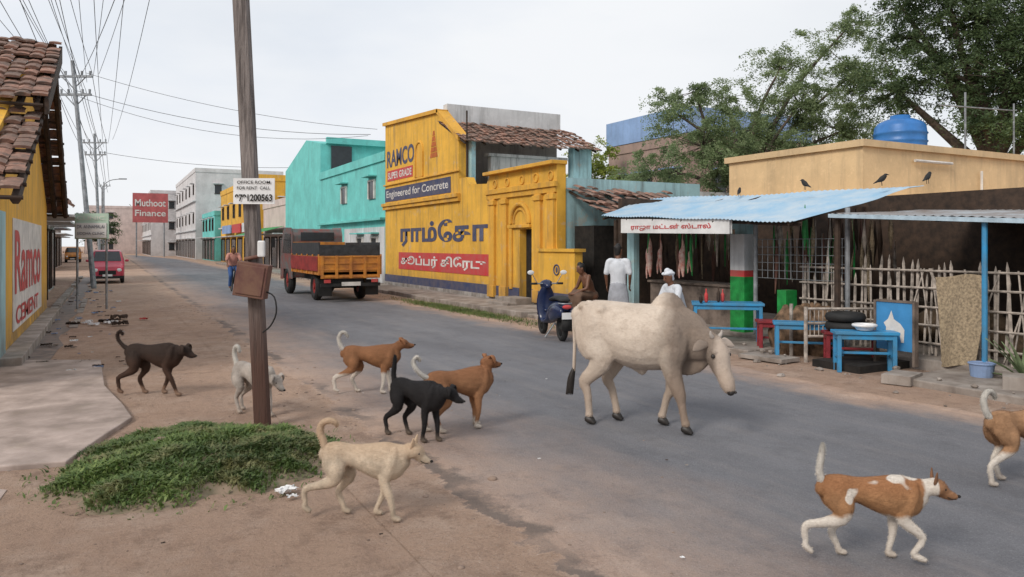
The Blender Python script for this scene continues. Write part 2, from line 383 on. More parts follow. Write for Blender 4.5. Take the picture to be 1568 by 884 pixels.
# ------------------------------------------------------------------ roofs
def tiles(b,A,B,C,D,nr,nc,mess=.012):
    A,B,C,D=map(Vector,(A,B,C,D)); nrm=(B-A).cross(D-A).normalized()
    if nrm.z<0: nrm=-nrm
    def P(u,v): return A*(1-u)*(1-v)+B*u*(1-v)+C*u*v+D*(1-u)*v
    for r in range(nr):
        for c in range(nc):
            j=R.uniform(-mess,mess)*1.6; jv=R.uniform(-mess,mess); ju=R.uniform(-mess,mess)*2; ho=.03 if c%2 else .012
            v=[]
            for vv,off in((r/nr-.15/nr+jv*.5,.04+j),((r+1)/nr,.005+j)):
                for k in range(4):
                    u=(c+ju+k/3*.98)/nc; h=(0.0,ho,ho,0.0)[k]
                    v.append(P(u,vv)+nrm*(off+h))
            b.add(v,[(k,k+1,k+5,k+4) for k in range(3)])
            b.add([v[0],v[1],v[2],v[3],v[3]-nrm*.03,v[0]-nrm*.03],[(0,1,2,3,4,5)])
def corr(A,B,C,D,n=60,amp=.015,m=6,sag=0.0):
    b=MB(); A,B,C,D=map(Vector,(A,B,C,D)); v=[]
    for j in range(m+1):
        for i in range(n*4+1):
            u=i/(n*4); w_=j/m
            p=A*(1-u)*(1-w_)+B*u*(1-w_)+C*u*w_+D*(1-u)*w_
            p=p+Vector((0,0,amp*math.sin(i*math.pi/2)+sag*noise.noise(Vector((u*3,w_*3,1)))))
            v.append(p)
    k=n*4+1
    b.add(v,[(j*k+i,j*k+i+1,(j+1)*k+i+1,(j+1)*k+i) for j in range(m) for i in range(n*4)]); return b
# ------------------------------------------------------------------ generic house
def house(name,x0,x1,y0,y1,h,mat,side=-1,floors=2,bays=3,trim=None,shutter=True,endwin=True,band=None,frame=None):
    trim=trim or m_white; frame=frame or m_dbrown
    g=grp(name,(x0+x1)/2,(y0+y1)/2)
    b=MB(); b.box(x0,x1,y0,y1,-.1,h); b.obj('walls',g,mat)
    b=MB(); t=.12; e=.06
    b.box(x0-e,x1+e,y0-e,y0+t,h,h+.5); b.box(x0-e,x1+e,y1-t,y1+e,h,h+.5)
    b.box(x0-e,x0+t,y0+t,y1-t,h,h+.5); b.box(x1-t,x1+e,y0+t,y1-t,h,h+.5)
    b.obj('parapet',g,mat)
    X=x0 if side<0 else x1; d=-1 if side<0 else 1
    def bx(bb,a,c,*r):
        p,q=X+d*a,X+d*c; bb.box(min(p,q),max(p,q),*r)
    fh=h/floors; fr=MB(); pn=MB(); ch=MB()
    for f_ in range(floors):
        if f_>0: bx(ch,.003,.25,y0-.05,y1+.05,f_*fh-.05,f_*fh+.07)
        for k in range(bays):
            yc=y0+(k+.5)*(y1-y0)/bays+R.uniform(-.2,.2); ww=min(1.1,(y1-y0)/bays*.5)
            if f_==0 and shutter:
                ww=(y1-y0)/bays*.7; bx(pn,.003,.03,yc-ww/2,yc+ww/2,.12,2.3); bx(fr,.003,.07,yc-ww/2-.08,yc-ww/2,.1,2.38); bx(fr,.003,.07,yc+ww/2,yc+ww/2+.08,.1,2.38); bx(fr,.003,.07,yc-ww/2,yc+ww/2,2.3,2.4)
                bx(ch,.003,.9,yc-ww/2-.3,yc+ww/2+.3,2.55,2.62)
            else:
                z0=f_*fh+.95; z1=z0+1.1
                bx(pn,.003,.02,yc-ww/2,yc+ww/2,z0,z1)
                for q in(-ww/2-.07,-.02,ww/2): bx(fr,.004,.06,yc+q,yc+q+.07 if q!=-.02 else yc+.02,z0,z1)
                bx(fr,.004,.07,yc-ww/2-.07,yc+ww/2+.07,z1,z1+.07); bx(fr,.004,.07,yc-ww/2-.07,yc+ww/2+.07,z0-.07,z0)
                bx(ch,.003,.45,yc-ww/2-.2,yc+ww/2+.2,z1+.2,z1+.27)
        if endwin and x1-x0>3:
            for k in range(2):
                xc=x0+(k+.5)*(x1-x0)/2; z0=f_*fh+1; 
                pn.box(xc-.4,xc+.4,y0-.02,y0-.003,z0,z0+1); fr.box(xc-.46,xc+.46,y0-.07,y0-.003,z0+1,z0+1.07); fr.box(xc-.46,xc+.46,y0-.07,y0-.003,z0-.07,z0)
                ch.box(xc-.6,xc+.6,y0-.4,y0-.003,z0+1.2,z0+1.27)
    fr.obj('window_frames',g,frame); pn.obj('window_panes',g,m_glass); ch.obj('sunshades',g,trim)
    return g
# ------------------------------------------------------------------ LEFT: ochre house with tiled roof
g=grp('tiled_roof_house',-4,16)
b=MB(); b.prismx([(11,-.1),(11,2.6),(17.8,5.4),(22.9,2.75),(22.9,-.1)],-8,-1.4); b.obj('walls',g,m_yel)
b=MB(); tiles(b,(-.95,11.0,2.45),(-9,11.0,2.45),(-9,14.6,4.0),(-.95,14.6,4.0),14,36,.03)
tiles(b,(-.85,14.2,4.15),(-9,14.2,4.15),(-9,18.3,6.0),(-.85,18.3,6.0),16,36,.03)
tiles(b,(-.95,23.4,2.65),(-9,23.4,2.65),(-9,18.3,5.95),(-.95,18.3,5.95),18,30,.03)
b.obj('roof_tiles',g,m_tile)
b=MB()
for (y0,z0,y1,z1) in((11.0,2.40,14.6,3.93),(14.2,4.06,18.3,5.9),(23.4,2.6,18.3,5.85)):
    for x in(-1.0,-1.25): b.cyl((x,y0,z0-.05),(x,y1,z1-.08),.06,n=6)
    for k in range(9):
        t=k/8; b.cyl((-.92,y0+(y1-y0)*t,z0+(z1-z0)*t-.02),(-1.6,y0+(y1-y0)*t,z0+(z1-z0)*t-.02),.03,n=6)
b.prismx([(14.2,3.9),(14.2,4.15),(18.3,5.95),(18.3,5.6)],-.9,-.84)
b.obj('rafters',g,m_dbrown)
b=MB(); b.box(-1.397,-1.385,14.9,20.9,.35,2.25); b.obj('painted_panel',g,m_wp)
text(g,'painted_lettering','Ramco',m_red,(-1.378,15.1,.95),(0,1,0),5.4,1.1,.02)
text(g,'painted_lettering_small','CEMENT',m_red,(-1.378,15.3,.42),(0,1,0),4.6,.32,.02)
b=MB(); b.box(-1.4,-1.37,12.9,13.7,-.02,2.3); b.obj('blue_door_jamb',g,m_lturq)
b=MB(); b.box(-1.4,-1.1,13.0,22.9,-.02,.16); b.obj('plinth',g,m_conc,bevel=.01)
g=house('yellow_shop',-7,-1.7,23.3,27.5,3.0,m_yel,side=1,floors=1,bays=2)
b=MB(); tiles(b,(-1.0,23.5,3.0),(-1.0,28,3.0),(-4,28,5.2),(-4,23.5,5.2),10,16,.02); tiles(b,(-7,23.5,3.0),(-7,28,3.0),(-4,28,5.2),(-4,23.5,5.2),10,16,.02); b.obj('roof_tiles',g,m_tile)
g=house('white_shop',-8,-2.0,28.5,37,2.9,m_white,side=1,floors=1,bays=3)
g=house('blue_house',-9,-2.6,38,46,5.4,m_bluew,side=1,floors=2,bays=3)
house('pink_house',-12,-3.5,60,74,6.2,m_pink,side=1,bays=4)
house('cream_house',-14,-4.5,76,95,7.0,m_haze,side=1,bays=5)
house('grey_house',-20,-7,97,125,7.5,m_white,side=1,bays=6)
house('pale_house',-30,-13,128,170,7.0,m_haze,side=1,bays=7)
# ------------------------------------------------------------------ RIGHT: ochre advertising building
g=grp('painted_advert_building',12.5,24)
X=10.5; b=MB()
b.prismx([(31,-.1),(31,6.94),(25.1,6.57),(23.35,5.45),(23.3,-.1)],X,X+.28)
b.prismx([(23.3,-.1),(23.3,4.05),(22.7,4.05),(22.5,3.8),(21.2,3.72),(21.0,3.95),(17.0,3.95),(17,2.25),(19.05,2.25),(19.05,-.1)],X,X+.28)
b.prismx([(18.35,-.1),(18.35,2.25),(17.0,2.25),(17.0,-.1)],X,X+.28)
b.obj('front_wall',g,m_yel)
b=MB()   # trim
b.box(X-.16,X,23.2,31.1,3.42,3.55); b.box(X-.10,X,23.2,31.1,3.28,3.42); b.box(X-.07,X,23.2,31.1,4.30,4.36)
b.box(X-.20,X+.3,16.95,21.1,3.95,4.05); b.box(X-.12,X,16.95,21.1,3.35,3.50); b.box(X-.07,X,17,21.1,3.2,3.35)
for y0 in(17.05,17.75,19.75,20.55):
    b.box(X-.09,X,y0,y0+.34,.5,3.2); b.box(X-.13,X,y0-.04,y0+.38,3.02,3.16); b.box(X-.13,X,y0-.04,y0+.38,.2,.55)
b.torus((X-.02,19.0,2.42),.56,.07,(1,0,0),20,8,a0=0,a1=math.pi)
b.torus((X-.01,19.0,2.42),.40,.04,(1,0,0),20,8,a0=0,a1=math.pi)
b.box(X-.08,X,18.36,19.68,2.29,2.38); b.box(X-.06,X,19.45,19.6,.5,2.29)
for y0 in(17.3,18.1,18.9,19.8,20.6): b.torus((X-.01,y0,3.66),.12,.03,(1,0,0),12,6)
b.torus((X-.01,27.0,5.35),.38,.05,(1,0,0),16,8,a0=0,a1=math.pi); b.box(X-.06,X,26.57,26.67,4.4,5.35); b.box(X-.06,X,27.33,27.43,4.4,5.35)
b.prismx([(31.1,6.9),(31.1,7.02),(25.0,6.68),(25.0,6.56)],X-.1,X+.32)
b.prismx([(25.1,6.55),(25.1,6.69),(23.2,5.47),(23.2,5.33)],X-.1,X+.32)
b.obj('mouldings',g,m_yel2,bevel=.01)
b=MB(); b.prismx([(27.33,4.4),(27.33,5.4),(27.2,5.62),(27,5.7),(26.8,5.62),(26.67,5.4),(26.67,4.4)],X-.012,X-.003); b.obj('niche',g,m_yel2)
b=MB(); b.box(X-.02,X-.003,16.95,18.34,.25,.55);b.box(X-.02,X-.003,19.06,31,.25,.55); b.obj('blue_band',g,m_navy)
b=MB(); b.box(X-.05,X-.003,16.95,18.34,-.02,.25);b.box(X-.05,X-.003,19.06,31,-.02,.25); b.obj('plinth',g,m_grey)
b=MB(); b.box(X+.22,X+.3,18.35,19.05,0,2.25); b.obj('door',g,m_dark)
b=MB(); b.box(X-.015,X-.003,24.0,31,3.62,4.18); b.obj('blue_strip',g,m_navy)
b=MB(); b.box(X-.015,X-.003,20.95,29.3,.82,1.5); b.obj('red_strip',g,m_red)
b=MB(); b.box(X-.015,X-.003,27.7,30.7,4.48,4.92); b.obj('red_label',g,m_red)
d=(0,-1,0)
text(g,'lettering_1','RAMCO',m_navy,(X-.01,30.75,5.05),d,3.2,.72,.025)
text(g,'lettering_2','SUPER GRADE',m_wp,(X-.02,30.6,4.56),d,2.8,.28,.02)
text(g,'lettering_3','Engineered for Concrete',m_wp,(X-.02,30.8,3.70),d,6.6,.38,.01)
text(g,'lettering_4','\u0bb0\u0bbe\u0bae\u0bcd\u0bc7\u0b95\u0bbe',m_navy,(X-.012,29.1,1.72),d,8.0,.98,.035)
text(g,'lettering_5','\u0b9a\u0bc2\u0baa\u0bcd\u0baa\u0bb0\u0bcd \u0b95\u0bbf\u0bc7\u0bb0\u0b9f\u0bc1',m_wp,(X-.02,29.0,.93),d,7.8,.46,.03)
b=MB()
for k in range(5): b.prismx([(25.55-.36+k*.06,5.0+k*.2),(25.55+.36-k*.06,5.0+k*.2),(25.55+.30-k*.06,5.17+k*.2),(25.55-.30+k*.06,5.17+k*.2)],X-.012,X-.004)
b.obj('temple_emblem',g,m_orng)
b=MB(); b.prismx([(25.1,4.0),(25.1,6.5),(30.95,6.8),(30.95,-.1),(25.1,-.1)],X+.3,15.5)
b.box(X+.3,15.5,23.35,25.08,-.1,3.62)
b.obj('rear_walls',g,m_grey)
b=MB(); b.prismy([(X+.29,6.2),(X+.29,6.9),(15.6,6.9),(15.6,6.2)],25.0,25.35); b.obj('side_parapet',g,m_white)
b=MB(); b.box(X+.3,15.5,17.02,23.3,-.1,3.6); b.obj('terrace_block',g,m_lturq)
b=MB(); b.box(11.6,14.6,23.1,23.34,3.6,4.85); b.box(11.5,14.7,23.05,23.4,4.85,4.95); b.obj('stained_balcony_wall',g,m_grey)
b=MB(); b.box(14.9,15.7,23.0,23.34,3.6,5.35); b.box(10.85,11.0,23.05,23.3,3.6,5.4); b.obj('pale_blue_piers',g,m_lturq)
b=MB(); tiles(b,(X-.1,22.75,5.25),(16.0,22.75,5.25),(16.0,25.0,6.25),(X-.1,25.0,6.25),10,30,.02)
tiles(b,(10.75,14.7,2.45),(14.2,14.7,2.45),(14.2,17.0,3.3),(10.75,17.0,3.3),8,16,.06)
b.obj('roof_tiles',g,m_tile)
b=MB(); b.cyl((10.6,22.9,3.9),(10.6,22.9,6.3),.03,n=6)
for k in range(8): b.cyl((10.5+k*.75,22.8,5.2),(10.5+k*.75,25,6.2),.04,n=6)
for k in range(6): b.cyl((10.9+k*.6,14.7,2.38),(10.9+k*.6,17,3.22),.035,n=6)
b.cyl((10.9,14.9,0),(10.9,14.9,2.4),.06,n=8); b.cyl((13.9,14.9,0),(13.9,14.9,2.4),.06,n=8); b.obj('rafters_and_posts',g,m_dbrown)
b=MB(); b.box(X-.25,X-.02,15.75,17.55,-.05,1.62); b.box(X-.3,X+.05,15.7,17.6,1.62,1.7); b.obj('compound_wall',g,m_yel)
b=MB(); b.box(X-.265,X-.252,15.75,17.55,.25,.55); b.torus((X-.26,16.6,1.15),.13,.02,(1,0,0)); b.ball((X-.26,16.6,1.15),(.01,.05,.08)); b.obj('painted_band_and_emblem',g,m_navy)
b=MB(); b.box(11.0,14,16.0,16.9,0,2.3); b.obj('verandah_shade_block',g,m_dark)  # solid near-black block painted in for the shade under the lean-to tiles
b=MB(); b.box(9.6,9.9,18.1,19.3,.1,.2); b.box(9.9,10.44,18.2,19.2,.1,.32); b.obj('door_steps',g,m_conc,bevel=.01)
# turquoise building
g=grp('turquoise_building',14,42)
b=MB(); b.box(10.7,16,31.6,43,-.1,5.5); b.prismx([(43,-.1),(43,7.6),(46.5,8.2),(52.6,6.8),(52.6,-.1)],10.7,16)
b.obj('walls',g,m_turq)
b=MB(); b.box(10.62,16.1,31.5,31.75,5.5,5.9); b.box(10.62,10.8,31.75,43,5.5,5.9); b.box(10.45,10.72,31.6,43,2.9,3.0)
b.box(11.0,16.1,42.7,42.99,7.6,7.95); b.obj('parapets',g,m_turq)
b=MB(); b.box(10.68,10.695,31.65,38,.1,2.6); b.obj('white_lower_wall',g,m_white)
b=MB(); p2=MB(); p3=MB()
for yc,z in((33.4,3.9),(38,3.9),(33,1.3),(35.2,1.3),(41,1.4),(44,1.4),(46.5,1.4),(49,1.4)):
    w_=.38
    b.box(10.64,10.69,yc-w_,yc+w_,z,z+.8); p2.box(10.6,10.69,yc-w_-.1,yc+w_+.1,z+.8,z+.88); p2.box(10.6,10.69,yc-w_-.1,yc-w_,z,z+.8);p2.box(10.6,10.69,yc+w_,yc+w_+.1,z,z+.8); p3.box(10.3,10.69,yc-.6,yc+.6,z+1.0,z+1.06)
b.box(11.3,12.5,42.9,42.96,5.85,7.5); b.obj('window_panes',g,m_glass); p2.obj('window_frames',g,m_wp); p3.obj('sunshades',g,m_turq)
g=house('pale_shop',10.9,17,53.2,62,4.6,m_pink,floors=1,bays=3)
b=corr((8.6,53.5,2.5),(8.6,61.5,2.5),(10.8,61.5,3.1),(10.8,53.5,3.1),30); b.obj('awning',g,m_green)
g=house('ochre_house',10.7,19,63,86,7.0,m_yel,floors=2,bays=6)
for (a,c,mm) in((64,69,m_white),(70,75,m_red),(76,82,m_bluew)):
    b=MB(); b.box(10.3,10.4,a,c,2.9,3.7); b.obj('shop_sign',g,mm)
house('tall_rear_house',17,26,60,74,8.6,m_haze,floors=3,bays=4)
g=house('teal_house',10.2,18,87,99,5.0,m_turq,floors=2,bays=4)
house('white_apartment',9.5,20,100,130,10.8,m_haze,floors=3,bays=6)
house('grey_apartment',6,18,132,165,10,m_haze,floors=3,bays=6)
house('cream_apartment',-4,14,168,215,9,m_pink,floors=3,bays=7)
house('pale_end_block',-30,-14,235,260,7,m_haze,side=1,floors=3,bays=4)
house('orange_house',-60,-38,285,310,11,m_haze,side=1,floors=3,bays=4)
hx,hy=loc(-52,108)
g=grp('billboard',hx,hy)
b=MB(); b.box(hx-2.3,hx+2.3,hy-.1,hy,5,9.2); b.obj('board',g,pm('faded_red_board',(.50,.12,.12),.7,.2,1))
b=MB(); b.cyl((hx-1.8,hy+.1,0),(hx-1.8,hy+.1,9),.1); b.cyl((hx+1.8,hy+.1,0),(hx+1.8,hy+.1,9),.1); b.obj('posts',g,m_steel)
text(g,'lettering','Finance',m_wp,(hx-2.0,hy-.12,5.9),(1,0,0),4,.9,.02); text(g,'lettering_top','Muthoot',m_wp,(hx-2.0,hy-.12,7.3),(1,0,0),4,1.0,.02)
g=house('brown_house_with_blue_top',26,35,29.5,36.3,7.0,m_brick,floors=2,bays=3,trim=m_bluew)
b=MB(); b.box(25.9,35.1,29.4,36.4,7.52,8.9); b.obj('blue_upper_storey',g,m_bluew)
house('white_shed',15.8,20,19.4,23,3.1,m_white,floors=1,bays=2,shutter=False)
# ------------------------------------------------------------------ cream house + tank
g=grp('cream_flat_roof_house',20,14)
b=MB(); b.box(14.5,28,10.8,14.8,-.1,3.95); b.obj('walls',g,m_cream)
b=MB(); b.box(14.42,28.1,10.72,10.9,3.95,4.1);b.box(14.42,14.6,10.9,14.9,3.95,4.1); b.box(14.0,28.2,10.3,10.8,2.75,2.84); b.box(14.1,14.5,10.8,14.8,2.75,2.84); b.obj('parapet_and_shades',g,m_creamb)
b=MB(); b.cyl((18.8,10.72,3.0),(18.8,10.72,3.6),.03,n=6); b.cyl((16.2,10.72,3.72),(17.6,10.72,3.72),.035,n=6); b.obj('drain_pipe',g,m_wp)
b=MB(); b.box(14.49,14.497,11.5,12.5,1,2.2); b.obj('window',g,m_glass)
tx,ty=19.65,13.45
g=grp('water_tank',tx,ty,3.95)
b=MB()
prof=[(.0,.66),(.02,.68),(.12,.68),(.15,.71),(.18,.68),(.3,.68),(.33,.71),(.36,.68),(.5,.68),(.53,.71),(.56,.68),(.70,.66),(.80,.58),(.88,.38),(.9,.26),(.98,.26),(.99,.01)]
v=[];n=28
for z,r in prof:
    for i in range(n): a=2*math.pi*i/n; v.append((tx+r*math.cos(a),ty+r*math.sin(a),4.30+z*1.15))
b.add(v,[(j*n+i,j*n+(i+1)%n,(j+1)*n+(i+1)%n,(j+1)*n+i) for j in range(len(prof)-1) for i in range(n)]); b.obj('tank_body',g,pm('blue_plastic',(.03,.17,.48),.4,.15,3),smooth=True)
b=MB(); b.box(tx-.7,tx+.7,ty-.7,ty+.7,4.15,4.30); 
for a in(-.6,.6):
    for c in(-.6,.6): b.cyl((tx+a,ty+c,3.9),(tx+a,ty+c,4.15),.08,n=8)
b.obj('stand',g,m_conc)
g=grp('antenna_poles',21.5,12.8); b=MB(); b.cyl((21.3,12.6,3.9),(21.3,12.6,6.1),.03,n=6); b.cyl((22.6,12,3.9),(22.6,12,5.8),.025,n=6); b.cyl((20.4,12.8,5.7),(22.6,12,5.6),.02,n=6); b.obj('poles',g,m_steel)
# ------------------------------------------------------------------ meat shop
g=grp('meat_stall',12,12)
b=corr((9.55,8.35,2.17),(9.55,13.6,2.45),(12.2,15.3,2.97),(12.2,7.9,2.80),56,.010,8,.09); b.obj('awning_sheets',g,m_tin)
b=MB()
for k in range(7): b.cyl((9.6,8.5+k*.85,2.13+k*.04),(12.1,8.5+k*.98,2.74+k*.02),.025,n=6)
b.cyl((9.75,8.4,2.12),(9.75,13.5,2.40),.03,n=6); b.obj('awning_poles',g,m_dbrown)
b=MB(); b.box(10.55,10.7,10.3,10.62,.1,2.35); b.box(10.55,10.7,13.75,14.0,.1,2.4); b.box(10.55,10.7,10.62,13.75,2.1,2.42); b.obj('front_wall',g,m_lturq)
b=MB(); b.box(10.45,10.72,10.28,10.64,.1,1.2); b.box(10.45,10.72,9.3,9.5,.1,1.0); b.obj('green_pillars',g,m_green)
b=MB(); b.box(10.45,10.72,10.28,10.64,1.2,1.32); b.obj('red_stripe',g,m_red)
b=MB(); b.box(10.45,10.72,10.28,10.64,1.32,2.0); b.obj('pale_pillar',g,m_white)
b=MB(); b.prismx([(12.95,2.06),(9.8,2.0),(9.8,2.24),(12.95,2.34)],9.60,9.66); b.obj('sign_board',g,m_signw,bevel=.008)
text(g,'sign_lettering','\u0bb0\u0bbe\u0b9c\u0bbe \u0bae\u0b9f\u0bcd\u0b9f\u0ba9\u0bcd \u0bb8\u0bcd\u0b9f\u0bbe\u0bb2\u0bcd',m_red,(9.59,12.6,2.09),(0,-1,-.01),2.35,.13,.02)
b=MB(); b.box(14.0,14.2,2,15.5,0,2.8); b.box(10.7,14,14.4,14.55,0,2.9); b.box(12.4,14,10.35,10.5,0,2.6); b.box(10.7,14,2.0,2.15,0,2.2); b.obj('interior_walls',g,m_dbrown)
b=MB(); b.box(10.9,11.5,11,13.6,.15,.95); b.box(10.85,11.55,10.95,13.65,.95,1.0); b.obj('counter',g,m_wood,bevel=.01)
b=MB(); 
for (y,x,zt,l,r) in((13.25,10.6,1.95,.85,.09),(13.0,10.7,1.9,.7,.06),(12.05,10.5,1.9,.75,.08),(11.9,10.6,1.85,.6,.06)):
    b.cyl((x,y,zt+.25),(x,y,zt),.008,n=5)
    b.loft([(x,y,zt,.015),(x+.02,y,zt-.15,r*.55,r*.4),(x,y+.02,zt-.4*l,r,r*.7),(x,y,zt-.7*l,r*.8,r*.6),(x,y-.02,zt-l,.02)],n=10)
    b.loft([(x,y+.03,zt-.5*l,.03),(x,y+.09,zt-.8*l,.03),(x,y+.1,zt-1.05*l,.012)],n=8)
b.obj('hanging_meat',g,m_meat,smooth=True)
b=MB()
for k in range(46):
    y=R.uniform(3,9.9); x=R.uniform(11,13.6); z=.15+R.uniform(0,.5); r=R.uniform(.12,.3)
    b.loft([(x,y-r,z,r*.5),(x,y,z+.05,r),(x,y+r,z,r*.5)],lat=(1,0,0),n=8)
b.obj('sacks',g,pm('jute',(.20,.14,.09),.9,.5,4),smooth=True)
b=MB()
for k in range(110):
    y=R.uniform(8.2,10.1) if k<70 else R.uniform(11,13.5); x=R.uniform(10.5,12.2); z=R.uniform(1.4,2.1)
    l=R.uniform(.2,.6); b.loft([(x,y,z+.4,.006),(x,y,z,.02+R.random()*.03),(x+R.uniform(-.05,.05),y,z-l,.008)],n=6,sub=1,mi=R.randrange(5))
b.obj('hanging_goods',g,[m_dbrown,m_bamb,m_green,m_rust,m_mat],smooth=True)
b=MB()
for k in range(14): b.cyl((10.5,8.2+k*.13,1.2),(10.5,8.2+k*.13,1.9),.006,n=4)
for k in range(6): b.cyl((10.5,8.15,1.2+k*.14),(10.5,10.0,1.2+k*.14),.006,n=4)
for y in(8.1,10.05): b.cyl((10.5,y,.1),(10.5,y,2.4),.04,n=8)
b.obj('wire_rack',g,m_steel)
# lean-to right
g=grp('tin_lean_to_shed',12,5.5)
b=corr((10.1,1.5,1.93),(10.1,8.1,2.30),(14.3,8.1,2.46),(14.3,1.5,2.10),50,.010,6,.05); b.obj('roof_sheets',g,m_tin2)
b=MB(); b.prismx([(1.5,1.86),(8.1,2.23),(8.1,2.29),(1.5,1.92)],10.04,10.09); b.obj('front_beam',g,pm('pale_blue_beam',(.45,.58,.68),.5,.2))
b=MB()
for y in(3.0,5.75): b.cyl((10.15,y,.05),(10.15,y,1.80+.055*y),.035,n=10)
b.obj('blue_posts',g,m_tblue)
b=MB()
for k in range(9): b.cyl((10.12,1.7+k*.78,1.88+k*.044),(14.2,1.7+k*.78,2.06+k*.040),.03,n=6)
b.cyl((10.2,8.05,.05),(10.2,8.05,2.25),.05,n=8); b.obj('rafters',g,m_dbrown)
g=grp('bamboo_fence',10.7,6)
b=MB(); y=2.5
while y<9.2:
    h=R.uniform(1.3,1.68); x=10.72+R.uniform(-.03,.03); l=R.uniform(-.07,.07); r=R.uniform(.016,.026)
    b.cyl((x,y,.1),(x,y+l,h-.1),r,n=6); b.cyl((x,y+l,h-.1),(x,y+l*1.1,h),r,.003,n=6); y+=R.uniform(.07,.13)
for k in range(34):
    y=R.uniform(2.6,8.6); b.cyl((10.69,y,.2),(10.69,y+R.uniform(-.5,.5),1.45),.013,n=5)
for z in(.35,.62,.9,1.18,1.42): b.cyl((10.68,2.5,z),(10.68,9.2,z+R.uniform(-.05,.05)),.018,n=6)
b.obj('bamboo_slats',g,m_bamb)
def surf(fn,nu,nv):
    v=[fn(i/nu,j/nv) for j in range(nv+1) for i in range(nu+1)]; k=nu+1
    return v,[(j*k+i,j*k+i+1,(j+1)*k+i+1,(j+1)*k+i) for j in range(nv) for i in range(nu)]
g=grp('woven_mat',10.3,6.4)
b=MB(); b.add(*surf(lambda u,v:(10.30+.18*v*.6+.03*math.sin(u*7+v*3),5.85+(.72-.25*(1-v))*u+.12*(1-v),.12+1.25*v+.03*math.sin(u*5)),16,16)); b.obj('mat',g,m_mat,smooth=True)
g=grp('goat_sign',9.9,6.9)
b=MB(); b.box(9.86,9.9,6.55,7.12,.3,.98); b.obj('board',g,pm('blue_sign_paint',(.05,.26,.55),.5,.15,3))
b=MB(); b.box(9.84,9.93,6.52,6.555,.1,1.0); b.box(9.84,9.93,7.12,7.155,.1,1.0); b.box(9.845,9.925,6.555,7.12,.98,1.01); b.obj('frame',g,m_wood)
b=MB(); b.prismx([(6.98,.42),(6.96,.62),(7.0,.68),(6.93,.74),(6.88,.86),(6.84,.74),(6.74,.68),(6.68,.6),(6.69,.42),(6.73,.42),(6.75,.52),(6.9,.52),(6.93,.42)],9.853,9.857); b.obj('goat_picture',g,m_wp)
def bench(name,X_,Y_,L_,W_,H_,mat,rot=0,t=.045,rail=True,legr=.028):
    x,y=loc(X_,Y_); g=grp(name,x,y,0,rad(rot-YAW)); b=MB()
    b.box(-L_/2,L_/2,-W_/2,W_/2,H_-t,H_)
    for sx in(-1,1):
        for sy in(-1,1):
            a=sx*(L_/2-.06); c=sy*(W_/2-.05); b.box(a-legr,a+legr,c-legr,c+legr,.0,H_-t)
        if rail: b.box(sx*(L_/2-.06)-.018,sx*(L_/2-.06)+.018,-W_/2+.08,W_/2-.08,H_*.35,H_*.35+.04)
    if rail: b.box(-L_/2+.09,L_/2-.09,-.02,.02,H_*.35+.045,H_*.35+.08)
    b.box(-L_/2+.035,L_/2-.035,-W_/2+.03,W_/2-.03,H_-t-.07,H_-t-.002)
    b.obj('frame',g,mat,bevel=.006,world=False); return g
bench('blue_table',3.75,13.1,1.2,.55,.80,m_tblue,-12)
bench('red_stool',4.35,12.5,.55,.35,.55,m_tred,-10)
bench('blue_bench',4.62,11.7,1.05,.32,.60,m_tblue,-16)
bench('blue_bench',5.0,10.65,.85,.32,.58,m_tblue,-10)
bench('red_bench',5.1,11.3,.8,.3,.5,m_tred,-12)
x,y=loc(3.6,13.1); g=grp('bottles',x,y,.8); b=MB()
for dx,h,mi in((0,.22,0),(.1,.18,1),(-.28,.2,1),(-.4,.12,0)): b.loft([(x+dx,y,.83,.03),(x+dx,y,.83+h*.55,.032),(x+dx,y,.83+h*.75,.013),(x+dx,y,.83+h,.013)],lat=(1,0,0),n=8,sub=2,mi=mi)
b.obj('bottle_glass',g,[m_dbrown,m_red],smooth=True)
x,y=loc(5.0,10.65); g=grp('enamel_basin',x,y,.58); b=MB()
b.torus((x,y,.66),.15,.02,(0,0,1)); b.cyl((x,y,.59),(x,y,.655),.10,.15,n=20); b.obj('bowl',g,m_signw,smooth=False)
x,y=loc(5.05,11.3); g=grp('old_tyre',x,y,.55); b=MB(); b.torus((x,y,.58),.25,.075,(0,0,1)); b.torus((x-.05,y,.72),.22,.07,(0,0,1)); b.obj('tyre',g,m_black,smooth=True)
x,y=loc(5.2,11.8); g=grp('rope_cot',x,y,0,rad(-YAW)); b=MB()
for sx in(-.7,.7):
    for sy in(-.3,.3): b.cyl((sx,sy,.0),(sx,sy,.85),.03,n=8)
for k in range(22): b.cyl((-.7+k*.066,-.3,.4),(-.7+k*.066,-.3,.82),.008,n=4)
for z in(.4,.6,.82): b.cyl((-.7,-.3,z),(.7,-.3,z),.022,n=6)
b.obj('frame',g,m_bamb,world=False)
x,y=loc(4.95,12.4); g=grp('jute_sacks',x,y)
b=MB()
for k in range(9):
    a=x+R.uniform(-.6,.6); c=y+R.uniform(-.4,.5); r=R.uniform(.18,.28); b.loft([(a,c,.1,r*.8),(a,c,.35,r),(a+.03,c,.6,r*.6),(a+.04,c,.75,.06)],lat=(1,0,0),n=10)
b.obj('sacks',g,pm('brown_jute',(.24,.15,.09),.95,.5,9,bm=.6),smooth=True)
g=grp('rubble',9.3,8); b=MB()
for k in range(90):
    x=R.gauss(8.9,.3); y=R.uniform(2.5,14); r=R.choice([.015,.02,.03,.04,.05])
    n0=len(b.v); b.ball((x,y,r*.3+(.1 if x>9.1 else 0)),(r*R.uniform(.9,1.6),r,r*.7),0,6,4)
    for i in range(n0,len(b.v)): p=b.v[i]; b.v[i]=(p[0]+R.uniform(-.2,.2)*r,p[1]+R.uniform(-.2,.2)*r,p[2]+R.uniform(-.15,.15)*r)
